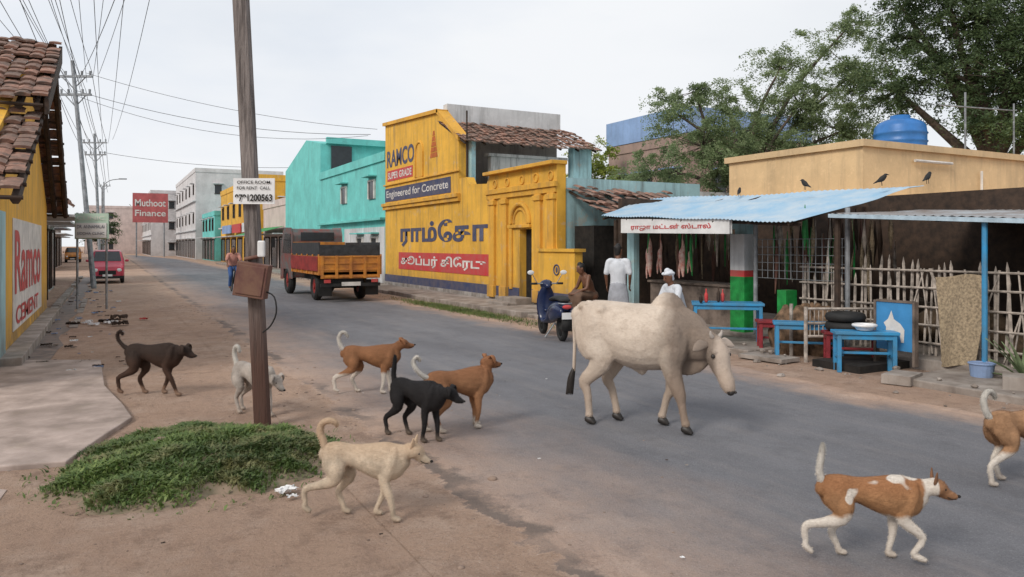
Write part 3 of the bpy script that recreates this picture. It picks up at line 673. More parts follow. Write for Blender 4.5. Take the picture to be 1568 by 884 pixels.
b.obox((9.1,6.2,.07),(.5,.35,.12),Matrix.Rotation(.3,3,'Z').to_euler()); b.obox((9.05,8.4,.05),(.45,.8,.06),Matrix.Rotation(.1,3,'Z').to_euler()); b.obox((9.6,5.0,.16),(.4,.4,.16),Matrix.Rotation(.5,3,'Z').to_euler())
b.obj('stones',g,m_conc,bevel=.01)
def agave(name,x,y,s=1):
    g=grp(name,x,y); b=MB()
    for k in range(26):
        a=R.random()*6.28; e=R.uniform(.3,1.3); l=s*R.uniform(.35,.6); w_=.035*s
        dx,dy=math.cos(a),math.sin(a); px,py=-dy,dx; v=[]
        for i in range(6):
            t=i/5; rr=l*t*math.cos(e)*(1+.3*t); z=l*math.sin(e)*t-.15*s*t*t*(1.3-e)+.05; ww=w_*(1-t)**.6*(.6+1.2*t*(1-t)+.4)
            v+= [(x+dx*rr+px*ww,y+dy*rr+py*ww,z+.01),(x+dx*rr,y+dy*rr,z-.006),(x+dx*rr-px*ww,y+dy*rr-py*ww,z+.01)]
        b.add(v,[q for i in range(5) for q in((i*3,i*3+1,i*3+4,i*3+3),(i*3+1,i*3+2,i*3+5,i*3+4))])
    b.obj('leaves',g,pm('agave_leaf',(.22,.29,.15),.5,.3,8))
agave('agave_plant',*loc(6.45,9.4),1.3); agave('agave_plant',*loc(6.95,9.2),1.1)
x,y=loc(6.1,9.75); g=grp('blue_bucket',x,y); b=MB(); b.cyl((x,y,.02),(x,y,.26),.12,.15,n=18); b.torus((x,y,.26),.15,.012,(0,0,1)); b.obj('bucket',g,m_bluew)
# ------------------------------------------------------------------ trees
def tree(name,X_,Y_,trunk_r,th,lobes,nleaf,ls,mat,droop=.3,cs=.55):
    x,y=loc(X_,Y_); g=grp(name,x,y); b=MB()
    b.loft([(x,y,-.1,trunk_r*1.4),(x+.1,y,th*.4,trunk_r),(x-.1,y+.1,th,trunk_r*.75)],lat=(1,0,0),n=10)
    leaves_v=[];tot=sum(l[3]*l[4]*l[3] for l in lobes)
    for (LX,LY,LZ,rr,rz) in lobes:
        cx,cy=loc(LX,LY); c=Vector((cx,cy,LZ)); st=Vector((x-.1,y+.1,th*R.uniform(.75,1)))
        mid=(st+c)/2+Vector((R.uniform(-.4,.4),R.uniform(-.4,.4),.5))
        b.loft([(*st,trunk_r*.5),(*mid,trunk_r*.3),(*c,trunk_r*.12)],lat=(1,0,0),n=7,sub=4)
        nl=int(nleaf*rr*rz*rr/tot); ncl=max(8,int(rr*rr*rz*9/cs))
        per=max(14,nl//ncl)
        for q in range(ncl):
            d_=Vector((R.gauss(0,1),R.gauss(0,1),R.gauss(0,1))).normalized()*R.uniform(.2,1.12)
            p=c+Vector((d_.x*rr,d_.y*rr,d_.z*rz))
            if q%2==0: b.cyl(c.lerp(p,.05),p,trunk_r*.07,.008,n=5)
            s_=cs*R.uniform(.5,1.2); nt_=4
            for t_ in range(nt_):
                ax=Vector((d_.x+R.gauss(0,.7),d_.y+R.gauss(0,.7),R.gauss(.1,.5))).normalized(); ln=s_*R.uniform(.8,1.7)
                for k in range(per//nt_):
                    u_=R.random(); o=p+ax*ln*u_+Vector((R.gauss(0,.10),R.gauss(0,.10),R.gauss(0,.07)))*(s_+.3); o.z-=droop*u_*u_*ln*1.1
                    u=Vector((R.gauss(0,1),R.gauss(0,1),R.gauss(-.4,.6))).normalized(); w_=u.orthogonal().normalized(); 
                    an=R.random()*6.28; w_=(w_*math.cos(an)+u.cross(w_)*math.sin(an)).normalized()
                    a=ls*R.uniform(.6,1.3); e=a*.38
                    leaves_v+= [o-u*a,o+w_*e,o+u*a,o-w_*e]
    b.obj('trunk_and_limbs',g,m_bark,smooth=True)
    L_=MB(); L_.v=[tuple(p) for p in leaves_v]; L_.f=[(i,i+1,i+2,i+3) for i in range(0,len(leaves_v),4)]; L_.m=[0]*len(L_.f); L_.obj('leaves',g,mat)
def lobe(u,v,Y,r,rz): return((u-784)/1150*Y,Y,1.8-(v-375)/1150*Y,r,rz)
tree('neem_tree',8.4,27,.24,3.6,[lobe(1030,170,27,1.1,.9),lobe(1065,140,27,1.0,.7),lobe(1000,265,27,1.2,.9),lobe(1075,225,26,1.5,1.3),lobe(1150,200,28,1.5,1.3),lobe(1140,270,26,1.6,1.0),lobe(1200,95,28,1.1,1.0),lobe(1225,160,27,1.5,1.2),lobe(1220,240,26,1.6,1.0),lobe(1310,110,28,1.4,1.5),lobe(1290,200,27,1.5,1.2),lobe(1300,40,29,1.1,.9),lobe(1110,150,28,1.0,.7)],125000,.048,m_leaf1,.5)
tree('tall_shade_tree',15.6,24,.4,5,[lobe(1375,140,25,1.4,1.3),lobe(1400,60,25,1.3,1.2),lobe(1450,110,24,1.5,1.2),lobe(1500,30,24,1.9,1.5),lobe(1450,-10,24,1.7,1.2),lobe(1540,120,23,1.6,1.2),lobe(1600,60,23,2.2,2.2),lobe(1500,190,23,1.1,.7),lobe(1575,190,22,1.1,.9),lobe(1640,150,22,1.8,1.6),lobe(1380,10,25,1.0,.8)],105000,.054,m_leaf2,.4)
tree('small_tree',(905-784)/1150*42,42,.15,3,[lobe(905,262,42,1.4,1.7),lobe(925,290,42,1.5,1.2)],9000,.09,m_leaf3)
tree('roadside_tree',(180-784)/1150*230,230,.5,4,[lobe(178,350,230,6,4),lobe(195,345,235,6,4)],5000,.5,m_leaf2,.3,2)
tree('roadside_tree',(152-784)/1150*62,62,.15,2.5,[lobe(150,345,62,1.2,1.2),lobe(160,355,62,1,1)],5000,.09,m_leaf2,.3,.6)
# ------------------------------------------------------------------ grass mound
g=grp('grass_clump',*loc(-2.6,6.3))
GX,GY=-2.56,6.22
def mh(px,py):
    a=math.atan2(py,px); rr=math.hypot(px/1.10,py/1.10); lim=1+.09*math.sin(3*a+1)+.07*math.sin(7*a)+.05*math.sin(13*a)
    return max(0,1-(rr/lim)**2)
b=MB(); n=44
v=[];
for j in range(n+1):
    for i in range(n+1):
        px=-1.5+3*i/n; py=-1.5+3*j/n; X_,Y_=loc(GX+px,GY+py); t=mh(px,py)
        v.append((X_,Y_,-.01+.16*t**.6+(.03*noise.noise(Vector((px*5,py*5,0))) if t>0 else 0)))
b.add(v,[(j*(n+1)+i,j*(n+1)+i+1,(j+1)*(n+1)+i+1,(j+1)*(n+1)+i) for j in range(n) for i in range(n)]); b.obj('soil_mound',g,pm('dark_mound_soil',(.26,.185,.135),.95,.4,6,bm=.5,c2=(.15,.13,.08)),smooth=True)
b=MB()
for k in range(70000):
    px=R.uniform(-1.45,1.45); py=R.uniform(-1.4,1.4); t=mh(px,py)
    den=noise.noise(Vector((px*2.9,py*2.9,4)))
    if t<=0:
        if R.random()>.03 or math.hypot(px,py)>1.3: continue
    elif R.random()>min(1,t*3.0+.12)*(.72+1.1*den+.25): continue
    X_,Y_=loc(GX+px,GY+py); z=-.01+.16*t**.6+.03*noise.noise(Vector((px*5,py*5,0))); h=R.uniform(.02,.06)*(.7+.5*t+.8*max(0,den)); a=R.random()*6.28; ln=R.uniform(.3,1.6)*h
    dx,dy=math.cos(a),math.sin(a); w_=R.uniform(.0025,.005)
    if k%3==0: w_*=2.2; ln=h*.9
    m1=(X_+dx*ln*.4,Y_+dy*ln*.4,z+h*.65); tip=(X_+dx*ln*1.1,Y_+dy*ln*1.1,z+h*R.uniform(.7,1.05))
    b.add([(X_-dy*w_*.6,Y_+dx*w_*.6,z),(X_+dy*w_*.6,Y_-dx*w_*.6,z),(m1[0]+dy*w_*1.3,m1[1]-dx*w_*1.3,m1[2]),(m1[0]-dy*w_*1.3,m1[1]+dx*w_*1.3,m1[2]),tip],[(0,1,2,3),(3,2,4)])
b.obj('blades',g,m_grass)
g=grp('verge_grass',8.4,19); b=MB()
for k in range(7000):
    y=R.gauss(19,2.0); x=8.5+R.gauss(0,.2); h=R.uniform(.03,.08); a=R.random()*6.28; dx,dy=math.cos(a),math.sin(a)
    b.add([(x-dy*.008,y+dx*.008,0),(x+dy*.008,y-dx*.008,0),(x+dx*h*.8,y+dy*h*.8,h)],[(0,1,2)])
b.obj('blades',g,m_grass)
g=grp('litter',*loc(-1.6,5.4)); b=MB()
def crumple(X_,Y_,r,mi):
    x,y=loc(X_,Y_); n_=9; v=[]
    for j in range(n_):
        for i in range(n_):
            a=(i/(n_-1)-.5)*2*r; c=(j/(n_-1)-.5)*1.3*r; v.append((x+a+R.uniform(-.2,.2)*r,y+c+R.uniform(-.2,.2)*r,.02+R.uniform(0,.6)*r))
    b.add(v,[(j*n_+i,j*n_+i+1,(j+1)*n_+i+1,(j+1)*n_+i) for j in range(n_-1) for i in range(n_-1)],mi)
crumple(-1.62,5.4,.07,0); crumple(-1.55,5.3,.035,0)
for k in range(9): crumple(-9.4+R.uniform(-.7,.7),17.5+R.uniform(-.9,.9),R.uniform(.05,.2),R.choice([0,1,0,2,3]))
for k in range(60): crumple(R.uniform(-6,1.5),R.uniform(4.2,13),R.uniform(.004,.014),R.choice([0,3,3,2,2]))
for k in range(90):
    y=R.uniform(12,34); X_=R.uniform(-1.3,.3); xx=X_*CY-y*SY; yy=X_*SY+y*CY; crumple(xx,yy,R.uniform(.015,.08),R.choice([0,2,3,3,4,2]))
b.obj('scraps',g,[m_signw,m_red,m_dbrown,m_conc,m_bluew])
g=grp('stones',*loc(-2,6)); b=MB()
def stone(X_,Y_,r):
    x,y=loc(X_,Y_); b.ball((x,y,r*.2),(r*R.uniform(.8,1.4),r*R.uniform(.7,1.1),r*.5),0,7,5)
stone(-2.95,6.3,.07)
b.v=[(p[0],p[1],p[2]+.14) for p in b.v]
for k in range(420): stone(R.uniform(-6,1.3),R.uniform(3.9,12),R.choice([.004,.004,.005,.006,.008,.012]))
for k in range(300):
    y=R.uniform(3,25); X_=R.gauss(2.2,.2); stone(X_*CY-y*SY,X_*SY+y*CY,R.choice([.005,.007,.009,.014,.022]))
stone(-.15,5.75,.04)
b.obj('pebbles',g,pm('pebble',(.30,.215,.165),.9,.3,5),smooth=True)
# ------------------------------------------------------------------ poles & wires
x0,y0=loc(-2.455,7.4)
g=grp('leaning_utility_pole',x0,y0)
def pp(z): X_=-2.455-.051*z; return loc(X_,7.4)
b=MB(); 
v=[];zs=[-.1,.6,1.5,3,4.5,6,7.5]
for z in zs:
    cx,cy=pp(z); r=.066
    for a,c in((-1,-.85),(-.5,-1),(.5,-1),(1,-.85),(1,.85),(.5,1),(-.5,1),(-1,.85)): 
        q=loc(a*r,c*r); v.append((cx+q[0]+R.uniform(-.002,.002),cy+q[1],z))
b.add(v,[(j*8+i,j*8+(i+1)%8,(j+1)*8+(i+1)%8,(j+1)*8+i) for j in range(len(zs)-1) for i in range(8)]+[tuple(range((len(zs)-1)*8,len(zs)*8))])
m_pole,nt,bb=nmat('weathered_pole'); vv=coord(nt,(9,9,.5)); x_=mix(nt,mr(nt,nz(nt,vv,3,8,.7),.38,.62),(.27,.235,.22),(.085,.07,.065)); x_=mix(nt,mr(nt,sep(nt,coord(nt))[2],1.9,.6),x_,(.085,.04,.028))
x_=mix(nt,mth(nt,'MULTIPLY',mr(nt,nz(nt,coord(nt,(14,14,.8)),4,8,.8),.56,.62),.6),x_,(.03,.024,.02))
nt.links.new(x_,bb.inputs['Base Color']); bb.inputs['Roughness'].default_value=.85; bump(nt,bb,nz(nt,vv,5,6),.8,.03)
b.obj('shaft',g,m_pole)
def cbox(b,X_,Y_,z,w_,dp,h,roll=0,mi=0):
    q=loc(X_,Y_); M=Matrix.Rotation(rad(-YAW),3,'Z')@Matrix.Rotation(rad(roll),3,'Y'); b.obox((q[0],q[1],z),(w_,dp,h),M.to_euler(),mi)
b=MB(); cbox(b,-2.50,7.28,2.32,.40,.012,.25,0); b.obj('number_plate_sign',g,m_signw)
def ptext(nm,s,X_,z,w_,h,bo): 
    qx,qy=loc(X_,7.262); text(g,nm,s,m_dark,(qx,qy,z),(CY,-SY,0),w_,h,bo)
ptext('sign_digits','9791200563',-2.68,2.22,.36,.07,.03); ptext('sign_words','FOR RENT  CALL',-2.66,2.335,.32,.03,.01); ptext('sign_words','OFFICE ROOM',-2.66,2.39,.32,.03,.01)
b=MB(); cbox(b,-2.50,7.24,1.46,.30,.14,.33,9); cbox(b,-2.50,7.165,1.46,.25,.012,.28,9); b.cyl((*loc(-2.6,7.3),1.66),(*loc(-2.4,7.3),1.70),.02); b.obj('fuse_box',g,m_rust,bevel=.008)
b=MB(); b.loft([(*loc(-2.38,7.25),1.35,.008),(*loc(-2.28,7.2),1.3,.008),(*loc(-2.26,7.2),1.15,.008),(*loc(-2.33,7.25),1.02,.008),(*loc(-2.42,7.3),.95,.008)],n=6); b.obj('cables',g,m_black)
b=MB(); cbox(b,-2.42,7.25,1.76,.07,.05,.16,0); b.obj('white_bag',g,m_signw,bevel=.015)
m_wire=pm('black_wire',(.07,.07,.075),.6,.1,bm=0)
def upole(name,X_,Y_,H,arms,lean=0,r=.11,mat=m_steel):
    x,y=loc(X_,Y_); g=grp(name,x,y); b=MB(); tx_,ty_=loc(X_+lean,Y_)
    b.cyl((x,y,-.1),(tx_,ty_,H),r,r*.7,n=10)
    for z,w_ in arms:
        t=z/H; cx=x+(tx_-x)*t; cy=y+(ty_-y)*t
        b.obox((cx,cy,z),(w_,.09,.09),Matrix.Rotation(rad(-YAW),3,'Z').to_euler())
        for k in(-.9,-.45,.45,.9):
            q=loc(k*w_/2,0); b.cyl((cx+q[0],cy+q[1],z+.05),(cx+q[0],cy+q[1],z+.22),.04,.05,n=8)
        q1=loc(-w_*.35,0);b.cyl((cx,cy,z-.5),(cx+q1[0],cy+q1[1],z),.025,n=5);b.cyl((cx,cy,z-.5),(cx-q1[0],cy-q1[1],z),.025,n=5)
    b.obj('pole_and_crossarms',g,mat); return g
upole('utility_pole',-17.25,31,9.4,[(8.75,1.5),(8.0,1.3)],-.9)
upole('utility_pole',-27.4,50,9.2,[(8.6,1.6),(7.8,1.4)],-.4)
upole('utility_pole',-50,92,9.5,[(9,1.6)],0)
upole('utility_pole',-12.6,61,8,[(7.4,1.6)],0,.1)
g=grp('street_lamp',*loc(-38.2,70)); b=MB(); q=loc(-38.2,70); b.cyl((q[0],q[1],0),(q[0],q[1],7.2),.09,.06); b.loft([(q[0],q[1],7.2,.04),(q[0]+.6,q[1],7.8,.04),(q[0]+1.5,q[1],8.0,.04)],n=6); b.loft([(q[0]+1.4,q[1],8.0,.1,.06),(q[0]+2,q[1],8.02,.12,.06)],n=8); b.obj('lamp_post',g,m_steel)
g=grp('overhead_wires',0,10,6); b=MB()
def wire(A,B,sag=.4,r=.009):
    A=Vector((*loc(A[0],A[1]),A[2])); B=Vector((*loc(B[0],B[1]),B[2])); n_=14; P=[]
    for i in range(n_+1):
        t=i/n_; p=A.lerp(B,t); p.z-=sag*4*t*(1-t); P.append((*p,r))
    b.loft(P,lat=(.3,.2,.93),n=5,sub=1)
for k in range(6):
    o=(-.7,-.4,-.1,.2,.5,.75)[k]; z=8.95 if k%2 else 8.2
    wire((-18.1+o,31,z),(-3.9+o*.9,3.0,7.6+.25*k),.45)
    wire((-18.1+o,31,z),(-27.8+o,50,z-.1),.3,.012); wire((-27.8+o,50,z-.1),(-50+o,92,z),.5,.016)
wire((-18.1,31,8.2),(-5.9,31.3,6.4),.5,.011); wire((-18.1,31,8.0),(-6.0,31.3,6.35),.75,.009); wire((-27.5,50,8),(-10.3,52,7.4),.6,.014); wire((-17.6,31,8.9),(-5.6,31.2,6.6),.35,.009)
wire((-18.1,31,8.7),(-11,12,6.2),.3,.010); wire((-2.85,7.4,7.3),(-18,31,8.5),.5,.009)
for k in range(6): wire((-18.3+.25*k,31,8.0+.17*k),(-9.5+1.3*k,9,9.0+.3*k),.4)
for k in range(5): wire((-27.8+.3*k,50,7.8+.25*k),(-7+.9*k,9,7.6+.4*k),.8)
b.obj('wires',g,m_wire,smooth=True)
x,y=loc(-11.75,21.0)
g=grp('green_white_signboard',x,y); b=MB(); cbox(b,-11.75,21.0,2.32,.94,.04,.72); b.obj('board',g,pm('pale_green_board',(.50,.66,.55),.5,.1,2))
b=MB(); cbox(b,-11.75,20.96,2.20,.86,.02,.42); b.obj('white_panel',g,m_signw)
b=MB()
for X_ in(-12.18,-11.36): b.cyl((*loc(X_,21.04),0),(*loc(X_,21.04),2.7),.03,n=8)
b.obj('posts',g,m_steel)
qx,qy=loc(-12.13,20.94); text(g,'lettering','DR. ANNAMALAI',m_navy,(qx,qy,2.26),(CY,-SY,0),.76,.09,.0); text(g,'lettering','SIDDHA CLINIC',m_navy,(qx,qy,2.08),(CY,-SY,0),.76,.07,.0); text(g,'lettering','CLINIC',m_wp,(qx,qy,2.5),(CY,-SY,0),.76,.1,.0)
# ------------------------------------------------------------------ vehicles
def wheel(b,c,r,w_,axis=(1,0,0),mt=0,mh_=1):
    ax=Vector(axis); b.torus(c,r-w_*.45,w_*.5,axis,24,10,mt)
    b.cyl(Vector(c)-ax*w_*.3,Vector(c)+ax*w_*.3,r*.62,n=20,mi=mh_); b.cyl(Vector(c)-ax*w_*.42,Vector(c)+ax*w_*.42,r*.2,n=12,mi=mh_)
m_or=pm('orange_truck_paint',(.60,.24,.03),.6,.3,4,c2=(.36,.13,.03)); m_rd=pm('red_truck_paint',(.34,.03,.025),.5,.3,4)
g=grp('tipper_truck',6.7,26,0)
b=MB()
x0,x1,y0,y1=5.72,7.68,23.1,27.1
b.box(x0,x1,y0,y1,.86,.96)
for x in(x0,x1-.05): b.box(x,x+.05,y0,y1,.96,1.45)
b.box(x0+.05,x1-.05,y0,y0+.05,.75,1.45); b.box(x0+.05,x1-.05,y1-.05,y1,.96,1.9)
for k in range(6): b.box(x0-.03,x0,y0+.02+k*.76,y0+.12+k*.76,.86,1.5); b.box(x1,x1+.03,y0+.02+k*.76,y0+.12+k*.76,.86,1.5)
for k in range(5): b.box(x0+.03+k*.45,x0+.12+k*.45,y0-.035,y0,.75,1.46)
for z in(.78,1.0,1.2,1.4): b.box(x0+.13,x1-.1,y0-.02,y0-.003,z,z+.05)
b.obj('cargo_sides',g,m_or,bevel=.006)
b=MB(); b.box(x0-.045,x0-.031,y0+.1,y1-.1,.98,1.44); b.obj('red_side_panel',g,m_rd)
b=MB()
for x in(x0+.0,x1-.05): b.box(x+.004,x+.046,y0+.1,y1-.06,1.452,1.88)
b.box(x0+.05,x1-.05,y0+.1,y0+.14,1.46,1.80); b.box(x0+.06,x1-.06,y0+.16,y1-.06,1.3,1.4); b.box(x0+.5,x1-.5,y0+.3,y1+1.5,.6,.84)
b.obj('dark_upper_boards_and_chassis',g,pm('dark_steel',(.04,.045,.05),.6,.4))
b=MB(); b.prismx([(27.35,.62),(27.35,2.15),(27.5,2.38),(28.7,2.4),(28.95,2.3),(29.25,1.45),(29.4,1.3),(29.4,.55),(28.95,.55),(28.9,.95),(28.1,.95),(28.05,.62)],5.8,7.6); b.obj('cab',g,pm('teal_grey_cab_paint',(.09,.13,.13),.5,.3,4,c2=(.20,.05,.04)),bevel=.04)
b=MB()
for x in(5.785,7.6): b.prismx([(27.55,1.5),(27.6,2.2),(28.65,2.22),(29.0,1.5)],x,x+.015)
b.box(6.1,7.3,27.335,27.348,1.95,2.25); b.prismx([(28.98,2.2),(29.0,2.2),(29.26,1.5),(29.24,1.5)],5.95,7.45); b.obj('cab_glass',g,m_glass)
b=MB(); wheel(b,(5.98,24.5,.46),.46,.26); wheel(b,(7.42,24.5,.46),.46,.26); wheel(b,(5.92,28.3,.5),.5,.27); wheel(b,(7.45,28.5,.46),.46,.25); b.cyl((6,24.5,.46),(7.4,24.5,.46),.09)
b.obj('wheels',g,[m_black,m_rd])
b=MB()
for x in(5.75,7.25): b.box(x,x+.42,23.35,23.37,.2,.7)
b.box(5.75,7.65,23.08,23.16,.5,.6); b.obj('mudflaps_and_bumper',g,m_black)
b=MB(); 
for x in(5.85,7.35): b.box(x,x+.2,23.04,23.075,.62,.72)
b.obj('tail_lamps',g,m_red)
b=MB(); b.box(6.4,7.0,23.05,23.078,.52,.64); b.obj('number_plate',g,m_wp)
b=MB(); b.cyl((5.75,28.9,2.0),(5.45,28.95,1.95),.015); b.box(5.38,5.5,28.93,28.96,1.7,2.05); b.obj('mirror',g,m_black)
def van(name,x,y,mat):
    g=grp(name,x,y); b=MB(); f=y-1.7
    secs=[(0,.55,.35,.62,.62),(.08,.66,.28,.78,.78),(.35,.70,.25,.92,.9),(.75,.71,.25,.98,1.0),(1.35,.71,.25,1.0,1.5),(2.0,.71,.25,1.0,1.55),(2.9,.71,.25,1.0,1.52),(3.3,.69,.28,1.0,1.45),(3.42,.62,.4,.95,1.1)]
    v=[];n=10
    for d_,hw,zb,zs,zr in secs:
        rw=hw*.82 if zr>zs+.05 else hw*.9
        for a,c in((-hw*.9,zb),(-hw,zb+.15),(-hw,zs),(-rw,zr-.06),(-rw*.85,zr),(rw*.85,zr),(rw,zr-.06),(hw,zs),(hw,zb+.15),(hw*.9,zb)): v.append((x+a,f+d_,c))
    fc=[(j*n+i,j*n+(i+1)%n,(j+1)*n+(i+1)%n,(j+1)*n+i) for j in range(len(secs)-1) for i in range(n)]+[tuple(range(n)),tuple(range((len(secs)-1)*n,len(secs)*n))]
    b.add(v,fc); b.obj('body',g,mat,smooth=False,bevel=.03)
    b=MB(); b.add([(x-.58,f+.77,1.035),(x+.58,f+.77,1.035),(x+.50,f+1.27,1.485),(x-.50,f+1.27,1.485)],[(0,1,2,3)])
    for s_ in(-1,1):
        for a,c in((1.1,1.95),(2.05,2.85)): b.add([(x+s_*.715,f+a,1.03),(x+s_*.715,f+c,1.03),(x+s_*.615,f+c,1.42),(x+s_*.615,f+a+.22,1.42)],[(0,1,2,3)])
    b.obj('glass',g,m_glass)
    b=MB(); b.box(x-.35,x+.35,f-.03,f-.004,.42,.6); b.box(x-.66,x+.66,f-.08,f-.0,.24,.36); b.obj('grille_and_bumper',g,m_black)
    b=MB(); b.ball((x-.48,f+.03,.62),(.11,.05,.09)); b.ball((x+.48,f+.03,.62),(.11,.05,.09)); b.box(x-.2,x+.2,f-.1,f-.085,.34,.44); b.obj('headlamps_and_plate',g,m_signw,smooth=False)
    b=MB()
    for sx in(-.62,.62):
        for d_ in(.62,2.75): wheel(b,(x+sx,f+d_,.29),.29,.17)
    b.obj('wheels',g,[m_black,m_steel])
    b=MB(); b.ball((x-.82,f+1.0,1.05),(.09,.04,.06)); b.ball((x+.82,f+1.0,1.05),(.09,.04,.06)); b.obj('mirrors',g,mat)
m_pinkred=pm('faded_red_car_paint',(.62,.06,.10),.35,.15,2,bm=0)
vx,vy=loc(-19.5,36.2); van('parked_car',vx,vy,m_pinkred)
vx2,vy2=loc(-45,77); van('orange_car',vx2,vy2,m_or)
# scooter
sx,sy=loc(.80,14.55)
g=grp('parked_scooter',sx,sy,0,rad(-14))
m_sc=pm('dark_blue_scooter_paint',(.012,.022,.07),.25,.1,3,bm=0)
b=MB()
b.loft([(0,-.78,.62,.07,.05),(0,-.62,.66,.14,.11),(0,-.35,.60,.17,.15),(0,-.08,.50,.16,.14),(0,.05,.38,.14,.08),(0,.28,.30,.14,.05),(0,.42,.34,.16,.05),(0,.50,.55,.19,.06),(0,.50,.80,.17,.06),(0,.46,.95,.10,.08)],lat=(1,0,0),n=14)
b.loft([(0,.36,.98,.06,.06),(0,.46,1.02,.13,.09),(0,.56,.98,.10,.08)],lat=(1,0,0))
b.loft([(0,.42,.50,.06,.03),(0,.62,.56,.075,.035),(0,.80,.50,.07,.03),(0,.92,.38,.06,.02)],lat=(1,0,0))
b.loft([(-.1,-.8,.55,.05,.09),(-.13,-.55,.55,.06,.14),(-.13,-.25,.48,.05,.14)],lat=(1,0,0)); b.loft([(.1,-.8,.55,.05,.09),(.13,-.55,.55,.06,.14),(.13,-.25,.48,.05,.14)],lat=(1,0,0))
b.obj('bodywork',g,m_sc,smooth=True,world=False)
b=MB(); b.loft([(0,-.72,.77,.11,.035),(0,-.45,.80,.15,.05),(0,-.15,.76,.14,.05),(0,.0,.73,.08,.03)],lat=(1,0,0)); wheel(b,(0,-.55,.24),.24,.11,mh_=0); wheel(b,(0,.70,.24),.24,.10,mh_=0)
b.cyl((-.33,.40,1.03),(-.2,.42,1.03),.022); b.cyl((.33,.40,1.03),(.2,.42,1.03),.022); b.box(-.09,.09,-.86,-.80,.22,.5); b.obj('seat_tyres_grips',g,m_black,smooth=True,world=False)
b=MB(); b.cyl((-.32,.41,1.03),(.32,.41,1.03),.014); b.torus((0,-.72,.72),.12,.012,(0,0,1)); b.cyl((.16,-.75,.30),(.15,-.3,.28),.045); b.cyl((0,.5,.9),(0,.70,.26),.025)
for s_ in(-1,1): b.cyl((s_*.2,.42,1.03),(s_*.31,.40,1.22),.008); 
b.cyl((0,-.1,.3),(.18,-.05,.02),.015); b.cyl((0,-.1,.3),(-.18,-.05,.02),.015); b.obj('metal_parts',g,m_steel,world=False)
b=MB(); 
for s_ in(-1,1): b.ball((s_*.34,.40,1.25),(.07,.015,.045))
b.box(-.11,.11,-.885,-.87,.44,.56); b.obj('mirrors_and_plate',g,m_signw,world=False)
b=MB(); b.ball((0,-.84,.66),(.09,.04,.04)); b.obj('tail_lamp',g,m_red,world=False)
